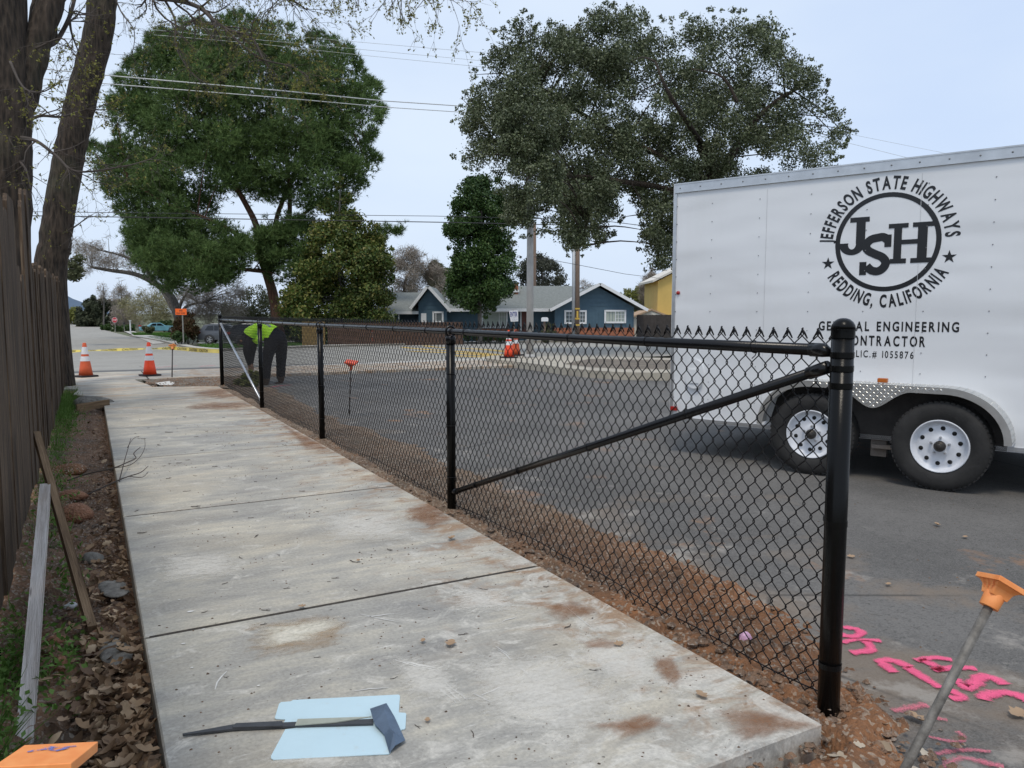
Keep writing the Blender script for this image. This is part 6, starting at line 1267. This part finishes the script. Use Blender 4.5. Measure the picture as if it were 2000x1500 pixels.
# cut branches the worker holds
pos, rad = clump_centres([(448, 752), (470, 735), (490, 722), (507, 728), (512, 755), (505, 768), (455, 765)], 14.3, 6, 12, 34, .25); c, nr = shell_points(pos, rad, 60)
V, Fc = leaf_quads(c, nr, .075, .035); t = thing('cut_branches', 'yellow green pile of cut leafy branches under the worker behind the fence', 'branches', point_at(480, 768, 14.3)); link('foliage', np_mesh('foliage', V, Fc), leaf_mat('cut_branch_leaves', [(.10, .12, .02), (.22, .24, .04), (.34, .33, .10)], .5, .3, 4), t, None, True)
b = MB()
for i in range(12): q = Vector(pos[rng.integers(len(pos))]); b.tube([point_at(494, 724, 14.5), point_at(490, 745, 14.35).lerp(q, .5), q], [.008, .006, .004], 5)
b.build('stem', TWIGM, t, True)
# far hill, distance haze mixed into its blue grey colour
b = MB(); hp = [(-900, -20), (-560, 70), (-430, 125), (-330, 110), (-240, 150), (-150, 128), (-60, 70), (160, -20)]; b.prism([(x, z) for x, z in hp], 1, 4200, 4900); o = b.build('hills', mat('hazy_wooded_hill', (.15, .20, .26), .95, 0, .1, .002)); tag(o, kind='structure')
# ================================================================ THINGS LYING ON THE GROUND
_s = NT('pale_blue_card'); _c = _s.mix(_s.mapr(_s.noise(11, 7, .7), .56, .72, 0, .5), (.54, .71, .78), (.50, .52, .48)); _c = _s.mix(_s.mapr(_s.noise(5, 5, .6), .4, .7, 0, .2), _c, (.42, .58, .66)); _s.bump(_s.noise(6, 3, .5), .5, .012); CARDM = _s.fin(_c, .5); STRIP = mat('dark_rubber_strip', (.045, .047, .052), .55, 0, .25, 20); TAPEG = mat('greenish_tape_wrap', (.36, .38, .32), .6, 0, .1, 30); SCRAP = mat('slate_blue_paper', (.085, .125, .185), .6, 0, .15, 20, .3, 30)
def z8(pts): return [(300 + x / 2.857, 1150 + y / 2.857) for x, y in pts]
def flat_thing(name, label, cat, pts, m, z0, th, bev=0):
    P = [ground_at(*q) for q in pts]; c = sum(P, Vector()) / len(P); area = sum(P[i].x * P[(i + 1) % len(P)].y - P[(i + 1) % len(P)].x * P[i].y for i in range(len(P)))
    if area < 0: P.reverse()
    b = MB(); b.prism([(p.x - c.x, p.y - c.y) for p in P], 2, z0, z0 + th); o = b.build(name, m); o.location = (c.x, c.y, 0); return tag(o, label, cat)
flat_thing('card_sheet', 'pale blue die cut card lying flat on the concrete sidewalk', 'card', z8([(765, 634), (780, 626), (1366, 596), (1375, 602), (1368, 696), (1404, 698), (1410, 704), (1405, 784), (1398, 790), (1385, 790), (1320, 922), (1310, 928), (668, 960), (655, 952), (655, 940), (735, 790), (800, 783), (725, 758), (735, 735), (682, 732), (676, 726), (700, 648), (712, 638)]), CARDM, .0015, .0025)
rs = thing('rubber_strip', 'dark weatherstrip with green tape lying across the blue card', 'strip', ground_at(*z8([(600, 780)])[0]))
b = MB()
def strip(b, top, bot, z0, th):
    P = [ground_at(*q) for q in z8(top + bot[::-1])]; b.prism([(p.x, p.y) for p in P], 2, z0, z0 + th)
strip(b, [(162, 826), (440, 775), (800, 760)], [(165, 832), (440, 800), (800, 782)], .005, .006); b.build('strip_body', STRIP, rs, True)
b = MB(); strip(b, [(440, 790), (460, 775), (720, 762)], [(445, 798), (720, 790), (720, 786)], .0112, .004); strip(b, [(800, 764), (1225, 745)], [(800, 784), (1225, 772)], .006, .006); b.build('strip_lip', STRIP, rs, True)
b = MB(); strip(b, [(805, 752), (1215, 738)], [(790, 786), (1010, 770)], .0124, .003); b.build('tape_wrap', TAPEG, rs, True)
P = [ground_at(*q) for q in z8([(1208, 705), (1300, 686), (1345, 760), (1405, 865), (1350, 905), (1315, 926), (1285, 835), (1232, 785)])]; c = sum(P, Vector()) / 8
hs_ = [.022, .03, .028, .012, .018, .006, .014, .02]; b = MB(); top = [(p.x - c.x, p.y - c.y, h) for p, h in zip(P, hs_)]; m1 = [ground_at(*q) for q in z8([(1290, 740), (1320, 815), (1340, 860)])]; top += [(q.x - c.x, q.y - c.y, h) for q, h in zip(m1, (.04, .022, .035))]
b.add(top, [(0, 8, 1), (0, 7, 8), (1, 8, 2), (8, 9, 2), (8, 7, 9), (7, 6, 9), (9, 6, 10), (2, 9, 3), (9, 10, 3), (10, 4, 3), (10, 5, 4), (6, 5, 10)]); o = b.build('paper_scrap', SCRAP); o.location = (c.x, c.y, 0); md = o.modifiers.new('thick', 'SOLIDIFY'); md.thickness = .002; tag(o, 'crumpled slate blue paper scrap at the right end of the dark strip', 'paper')
# leaves
LEAFD = leaf_mat('dry_brown_leaf', [(.09, .055, .034), (.34, .21, .115), (.60, .44, .28), (.20, .125, .08), (.46, .30, .17)], .7, .1, 8); LEAFP = leaf_mat('pale_dry_leaf', [(.34, .22, .13), (.44, .31, .20), (.30, .18, .11)], .65, .1, 8)
def leaf_geo(b, M, ln, w, curl, lobed):
    n = 7; L1 = []; R1 = []; Mid = []
    for i in range(n):
        s = i / (n - 1); hw = w * math.sin(math.pi * min(.97, max(.04, s))) ** .8 * (1 + (.5 if lobed and i % 2 else -.12 if lobed else 0)) * .5; x = (s - .5) * ln; zz = curl * (x / ln) ** 2 * ln * 1.6
        Mid.append((x, 0, zz)); L1.append((x, hw, zz + hw * curl * 1.2)); R1.append((x, -hw, zz + hw * curl * .9))
    vs = Mid + L1 + R1; fs = []
    for i in range(n - 1): fs += [(i, i + 1, n + i + 1, n + i), (i + 1, i, 2 * n + i, 2 * n + i + 1)]
    b.add(vs, fs, True, M)
def leaf_M(p, tilt=.35): return Matrix.Translation(p) @ Matrix.Rotation(random.uniform(0, 6.28), 4, 'Z') @ Matrix.Rotation(random.gauss(0, tilt), 4, 'X') @ Matrix.Rotation(random.gauss(0, tilt), 4, 'Y')
b = MB()
for i in range(1500):
    y = 1.9 + abs(random.gauss(0, 1)) ** 1.6 * (1.0 if i % 4 else 3.5)
    if y > 12: continue
    near = math.exp(-(y - 1.9) / 1.2)
    x = .12 - abs(random.gauss(0, .09 + .14 * near))
    if x < -.34: continue
    s = random.uniform(.025, .06) * (1.0 if y < 3.6 else .75) * (1.25 if random.random() < .12 * near * 2 else 1)
    leaf_geo(b, leaf_M((x, y, -.075 + random.uniform(0, .035) * (1 + near)), .45), s * 1.35, s * .62, random.uniform(-.6, .9), random.random() < .6)
o = b.build('leaf_litter', LEAFD); tag(o, 'brown dry leaf litter between the wooden fence and the sidewalk edge', 'leaves', None, 'stuff')
b = MB()
for i in range(2400):
    y = random.uniform(1.7, 15) if i % 2 else random.gauss(4.6, 1.2)
    if y < 1.7: continue; e = float(lot_edge(np.array(y))); x = random.triangular(2.15, e + .15, e - .22)
    s = .010 + .026 * random.random() ** 1.6; leaf_geo(b, leaf_M((x, y, float(soil_right2(np.array([x]), np.array([y]))[0]) + random.uniform(.002, .014)), .25), s * 1.3, s * .6, random.uniform(-.2, .3), False)
for i in range(60):
    x = random.triangular(1.4, 2.3, 2.0); y = random.uniform(.95, 1.6); s = random.uniform(.02, .045); leaf_geo(b, leaf_M((x, y, -.04 + random.uniform(0, .02)), .35), s * 1.3, s * .7, random.uniform(-.2, .4), random.random() < .5)
o = b.build('leaf_chips', leaf_mat('pale_leaf_chips', [(.24, .17, .11), (.44, .35, .25), (.66, .58, .46)], .8, .1, 5)); tag(o, 'pale leaf and wood chips strewn on the red soil behind the fence', 'wood chips', None, 'stuff')
def one_leaf(px, py, ln, lab, m=LEAFP, z0=.004, ground=0.0, lob=True):
    p = ground_at(px, py, ground); ln *= .75; b = MB(); leaf_geo(b, Matrix.Translation((0, 0, ln * .10)) @ Matrix.Rotation(random.uniform(0, 6.28), 4, 'Z') @ Matrix.Rotation(random.uniform(-.2, .2), 4, 'X'), ln, ln * .6, random.uniform(.15, .6), lob); o = b.build('dry_leaf', m); o.location = (p.x, p.y, p.z + z0); tag(o, lab, 'leaf', 'single dry leaves')
for px, py, ln, lab in ((880, 1262, .075, 'lobed brown dry leaf on the sidewalk right of the cream stain'), (882, 1055, .075, 'brown leaf on the sidewalk edge near the second fence post'), (590, 1188, .045, 'small tan leaf lying in the nearest sidewalk joint'), (826, 1256, .04, 'short pale leaf stub left of the lobed brown leaf'), (1370, 1362, .07, 'grey green leaf near the right sidewalk edge in front of the fence'), (1208, 1262, .055, 'yellowish leaf beside the red dirt smear on the sidewalk'), (700, 1098, .04, 'curled brown leaf in the middle of the second slab'), (835, 1410, .035, 'tiny pale fragment right of the blue card')): one_leaf(px, py, ln, lab)
for px, py, ln, lab in ((1830, 1088 - 60, .07, 'dry leaf on the asphalt right of the black fence post'), (1662, 1090, .06, 'yellowish leaf on the asphalt just right of the post'), (1885, 1052, .055, 'pale leaf on the asphalt before the trailer wheel'), (1735, 1145, .05, 'white dry leaf in the middle of the near asphalt'), (1790, 1410, .09, 'brown leaf by the foot of the near marker stake'), (1985, 1400, .09, 'dark curled leaf at the right photo edge beside pink paint')): one_leaf(px, py, ln, lab, LEAFP, .005, LOT)
for px, py, ln, lab in ((125, 1428, .06, 'large pale round leaf on the soil near the orange cap'), (195, 1425, .055, 'grey oval leaf among the brown litter'), (205, 1365, .06, 'big tan leaf lying on top of the litter'), (150, 1350, .05, 'tan leaf beside the weeds at the stake')): one_leaf(px, py, ln, lab, LEAFP, .03, -.07)
p = ground_at(1455, 1258, -.05); b = MB(); b.ball((0, 0, .02), .028, 7, (1, .8, 1.2), .25); o = b.build('paper_wad', mat('pink_candy_paper', (.72, .42, .58), .5, 0, .3, 60)); o.location = p; tag(o, 'crumpled pink white paper wad on the soil behind the fence mesh', 'paper')
# stones
STONE = m_dirt('reddish_stone', (.36, .17, .09), (.24, .11, .065), (.44, .26, .17)); STONEW = mat('white_stone', (.55, .55, .54), .8, 0, .1, 20); STONEG = mat('grey_rubble', (.20, .185, .16), .95, 0, .45, 22, 1.0, 30, None, .2)
def stone(px, py, r, lab, m=STONE, sq=(1.3, 1, .7), z0=-.08, nm='stone'):
    p = ground_at(px, py, z0); b = MB(); b.ball((0, 0, r * .35), r, 9, sq); o = b.build(nm, m); me = o.data; ph = random.uniform(0, 9)
    for v in me.vertices: v.co *= 1 + .10 * math.sin(v.co.x / r * 2.3 + ph) + .08 * math.sin(v.co.y / r * 3.1 + ph * 2) + .07 * math.sin(v.co.z / r * 3.7 + ph)
    o.location = p; o.rotation_euler = (0, 0, random.uniform(-.6, .6)); tag(o, lab, 'stone')
stone(150, 1012, .10, 'biggest reddish rock beside the left sidewalk edge'); stone(140, 975, .085, 'flat reddish rock just behind the biggest rock', STONE, (1.6, 1, .5)); stone(125, 930, .12, 'reddish dirt clod by the fence beyond the big rock', DIRT_R, (1.5, 1, .4)); stone(112, 1258, .033, 'round tan stone left of the brown stake foot'); stone(120, 1310, .035, 'upright oval brown stone by the weeds', STONE, (.8, .8, 1.2)); stone(188, 1240, .02, 'small orange stone at the brown stake foot'); stone(180, 1278, .018, 'tiny orange stone below the stake foot'); stone(137, 1187, .022, 'white stone on the soil near the pale stake', STONEW); stone(182, 1097, .045, 'grey white stone near the sidewalk edge', STONEG)
stone(225, 1160, .085, 'flat grey mortar lump along the sidewalk edge by the joint', STONEG, (.8, 1.7, .14), -.085, 'mortar_lump'); stone(225, 1290, .09, 'second grey mortar lump nearer the camera along the sidewalk edge', STONEG, (.6, 1.7, .14), -.085, 'mortar_lump'); stone(185, 800, .22, 'grey rock under the wood scrap at the far sidewalk corner', STONEG, (1.2, 1, .5), -.1)
b = MB()
def pebble(x, y, z, r):
    ph = random.uniform(0, 6.28); vs = [(x + r * math.cos(ph + k * 1.2566) * random.uniform(.7, 1.2), y + r * math.sin(ph + k * 1.2566) * random.uniform(.7, 1.2), z) for k in range(5)] + [(x + random.uniform(-.3, .3) * r, y + random.uniform(-.3, .3) * r, z + r * random.uniform(.5, .9))]
    b.add(vs, [(k, (k + 1) % 5, 5) for k in range(5)])
for i in range(2600):
    y = 1.8 + random.random() ** 1.6 * 11; pebble(random.uniform(-.3, .12), y, -.085 + random.uniform(0, .02), random.uniform(.004, .013) * (1.3 if y > 4 else 1))
for i in range(3200): y = 1.6 + random.random() ** 1.5 * 10; x = random.triangular(2.0, 2.85, 2.3); pebble(x, y, float(soil_right2(np.array([x]), np.array([y]))[0]) - .002, .003 + .014 * random.random() ** 2)
for i in range(500): pebble(random.triangular(1.3, 2.4, 2.05), random.uniform(.9, 1.75), -.06 + random.uniform(0, .025), random.uniform(.006, .02))
for i in range(900): y = 1.6 + random.random() ** 1.4 * 7; x = 2.0 + abs(random.gauss(0, .10)); pebble(x, y, float(soil_right2(np.array([x]), np.array([y]))[0]) - .004, .005 + .026 * random.random() ** 2.5)
for i in range(900): q = ground_at(random.uniform(285, 470), random.uniform(736, 758), -.02); pebble(q.x, q.y, -.02, random.uniform(.012, .03))
o = b.build('pebbles', m_dirt('pebble_mix', (.26, .16, .10), (.13, .10, .08), (.42, .38, .33))); tag(o, 'loose pebbles and soil crumbs along both edges of the sidewalk', 'pebbles', None, 'stuff')
b = MB()
cl_ = [(random.uniform(.3, 1.9), 1.7 + random.random() * 8) for _ in range(38)]
for i in range(2600):
    cq = random.choice(cl_); q = (random.uniform(.2, 1.95), 1.6 + random.random() ** 1.3 * 11) if i % 2 else (min(1.96, max(.16, random.gauss(cq[0], .10))), max(1.58, random.gauss(cq[1], .10))); r = .001 + .006 * random.random() ** 4; pebble(q[0], q[1], 0, r)
for i in range(500): x = random.triangular(1.2, 1.99, 1.95); pebble(x, 1.57 + random.random() * 6, 0, .001 + .004 * random.random() ** 3)
for i in range(700): pebble(random.uniform(2.9, 7), random.uniform(.8, 8), LOT, random.uniform(.002, .007))
o = b.build('crumbs', mat('dark_crumbs', (.06, .045, .035), .9, 0, .5, 20, 0, 1, (.22, .15, .10))); tag(o, 'dark crumbs scattered over the sidewalk and the asphalt', 'crumbs', None, 'stuff')
# twigs on the sidewalk: one of each kind, then copies
protos = []
for k in range(4):
    b = MB(); L0 = .07; P = [Vector((-L0 / 2 + L0 * i / 4, random.gauss(0, .004), .004 + random.uniform(0, .003))) for i in range(5)]; b.tube(P, [.0028, .003, .0028, .0024, .0016], 5)
    if k % 2: b.tube([P[2], P[2] + Vector((.014, .016, .003)), P[2] + Vector((.03, .02, .001))], [.002, .0018, .001], 4)
    protos.append(b.mesh('twig'))
spots = [(690, 1098, 1), (500, 1048, .9), (490, 1012, .7), (382, 991, 1.2), (278, 1042, 1.2), (268, 998, .8), (400, 1196, .6), (655, 1130, .6), (365, 960, .8), (330, 935, .9), (310, 870, 1.2), (280, 858, 1), (330, 845, 1.3), (455, 870, .8), (540, 935, .9), (620, 1000, .8), (700, 1030, .7), (760, 1075, .8), (470, 1090, .7), (560, 1150, .6), (350, 905, 1), (420, 912, .9), (300, 800, 1.3), (360, 815, 1.2), (1110, 1225, 1.0), (1085, 1260, .5), (955, 1168, .6), (910, 1130, .6), (1235, 1420, .6), (1160, 1310, .5), (770, 1325, .5), (620, 1285, .4), (830, 1190, .5), (905, 1240, .6), (1250, 1265, .4), (545, 1085, .7), (440, 1140, .6), (590, 960, .7), (480, 930, .8), (395, 880, .8)]
for _ in range(46):
    X_, Y_ = random.uniform(.25, 1.9), 1.9 + random.random() * 8.5; v_ = Vector((X_, Y_, 0)) - EYEP; w_ = v_.dot(FW); spots.append((1000 + FOC * v_.dot(RT) / w_, 750 - FOC * v_.dot(UP) / w_, random.uniform(.35, .9)))
for i, (px, py, k) in enumerate(spots):
    o = link('twig', protos[i % 4]); p = ground_at(px, py)
    if not protos[i % 4].materials: protos[i % 4].materials.append(TWIGM)
    o.location = (p.x, p.y, 0); k *= .8; o.rotation_euler = (0, 0, random.gauss(-yaw, .9)); o.scale = (k * random.uniform(.6, 1.3), k, k); tag(o, 'small dark broken twig lying on the pale concrete', 'twig', 'broken twigs on the sidewalk')
t = thing('fallen_branch', 'forked bare branch lying from the soil onto the left sidewalk edge', 'branch', ground_at(225, 940)); b = MB()
def gp(*pts): return [ground_at(x, y) + Vector((0, 0, h)) for x, y, h in pts]
for pts, r in ((((130, 925, -.06), (170, 921, -.02), (222, 921, .03), (248, 915, .05), (266, 908, .06), (262, 903, .08), (275, 895, .10)), .007), (((222, 921, .03), (255, 922, .06), (275, 912, .09), (284, 900, .12), (284, 885, .13)), .004), (((165, 955, -.05), (228, 942, .01), (252, 935, .02), (275, 930, .03), (290, 922, .05)), .006), (((233, 942, .01), (245, 915, .08), (257, 885, .14)), .005), (((252, 935, .02), (278, 937, .02), (290, 928, .03)), .0035), (((250, 900, .12), (262, 888, .15), (274, 885, .16)), .003)):
    P = smooth_path(gp(*pts), 4); n = len(P); b.tube(P, [r * (1 - .6 * i / n) for i in range(n)], 6)
b.build('branch_wood', TWIGM, t, True)
# weeds and grass along the left fence
GRS = leaf_mat('fresh_weed_green', [(.07, .14, .025), (.13, .24, .045), (.21, .34, .08)], .6, .3, 6)
c = []
for cx_, cy_, sx, sy, n in ((-.36, 2.6, .07, .6, 1500), (-.33, 3.3, .09, .25, 900), (-.27, 5.6, .06, .3, 260), (-.3, 6.8, .09, .4, 500), (-.35, 8.5, .1, .7, 400), (-.3, 10.5, .09, .8, 500), (-.36, 12.8, .10, 1.0, 1500), (-.16, 4.4, .05, .3, 160), (-.12, 3.4, .03, .2, 100)):
    c.append(np.stack([rng.normal(cx_, sx, n), rng.normal(cy_, sy, n), rng.uniform(-.09, -.01, n)], 1))
c = np.concatenate(c); c = c[(c[:, 0] > -.55) & (c[:, 0] < .1)]; V1, F1 = leaf_quads(c + np.array([0, 0, .02]), rng.standard_normal(c.shape) * .5 + np.array([0, 0, .7]), .035, .016)
g2 = np.concatenate([np.stack([rng.normal(-.38, .08, 900), rng.normal(12.8, 1.1, 900), np.full(900, -.08)], 1), np.stack([rng.normal(-.36, .04, 260), rng.normal(2.45, .25, 260), np.full(260, -.08)], 1), np.stack([rng.normal(-.34, .06, 300), rng.normal(9, 2.5, 300), np.full(300, -.08)], 1)])
V2, F2 = needle_tufts(g2, np.tile(np.array([0, 0, 1.4]), (len(g2), 1)), 4, .17, .008); F2q = np.concatenate([F2, F2[:, 2:3]], 1)
link_ = link('weeds', np_mesh('weeds', V1, F1), GRS); tag(link_, 'bright green low weeds along the foot of the wooden fence', 'weeds', None, 'stuff')
o = link('grass', np_mesh('grass', V2, F2), GRS); tag(o, 'long grass blades growing against the wooden fence', 'grass', None, 'stuff')
n = 5200; gx = []
for q in ([(255, 650), (345, 650), (345, 656), (262, 655)], [(285, 659), (345, 657), (350, 667), (330, 668)], [(385, 673), (600, 668), (600, 674), (440, 680), (400, 679)]):
    P = np.array(q, float); k = 0
    while k < n // 3:
        x, y = rng.uniform(P[:, 0].min(), P[:, 0].max()), rng.uniform(P[:, 1].min(), P[:, 1].max())
        if inpoly(P, np.array([x]), np.array([y]))[0]: gx.append(tuple(ground_at(x, y, -.02))); k += 1
V, Fc = needle_tufts(np.array(gx), np.tile(np.array([0, 0, 1.0]), (len(gx), 1)), 3, .14, .05); o = link('lawn_grass', np_mesh('lawn_grass', V, Fc), leaf_mat('lawn_blades', [(.06, .14, .02), (.09, .20, .03), (.13, .25, .05)], .7, .2, .3)); tag(o, 'short bright grass blades on the far lawns', 'grass', None, 'stuff')
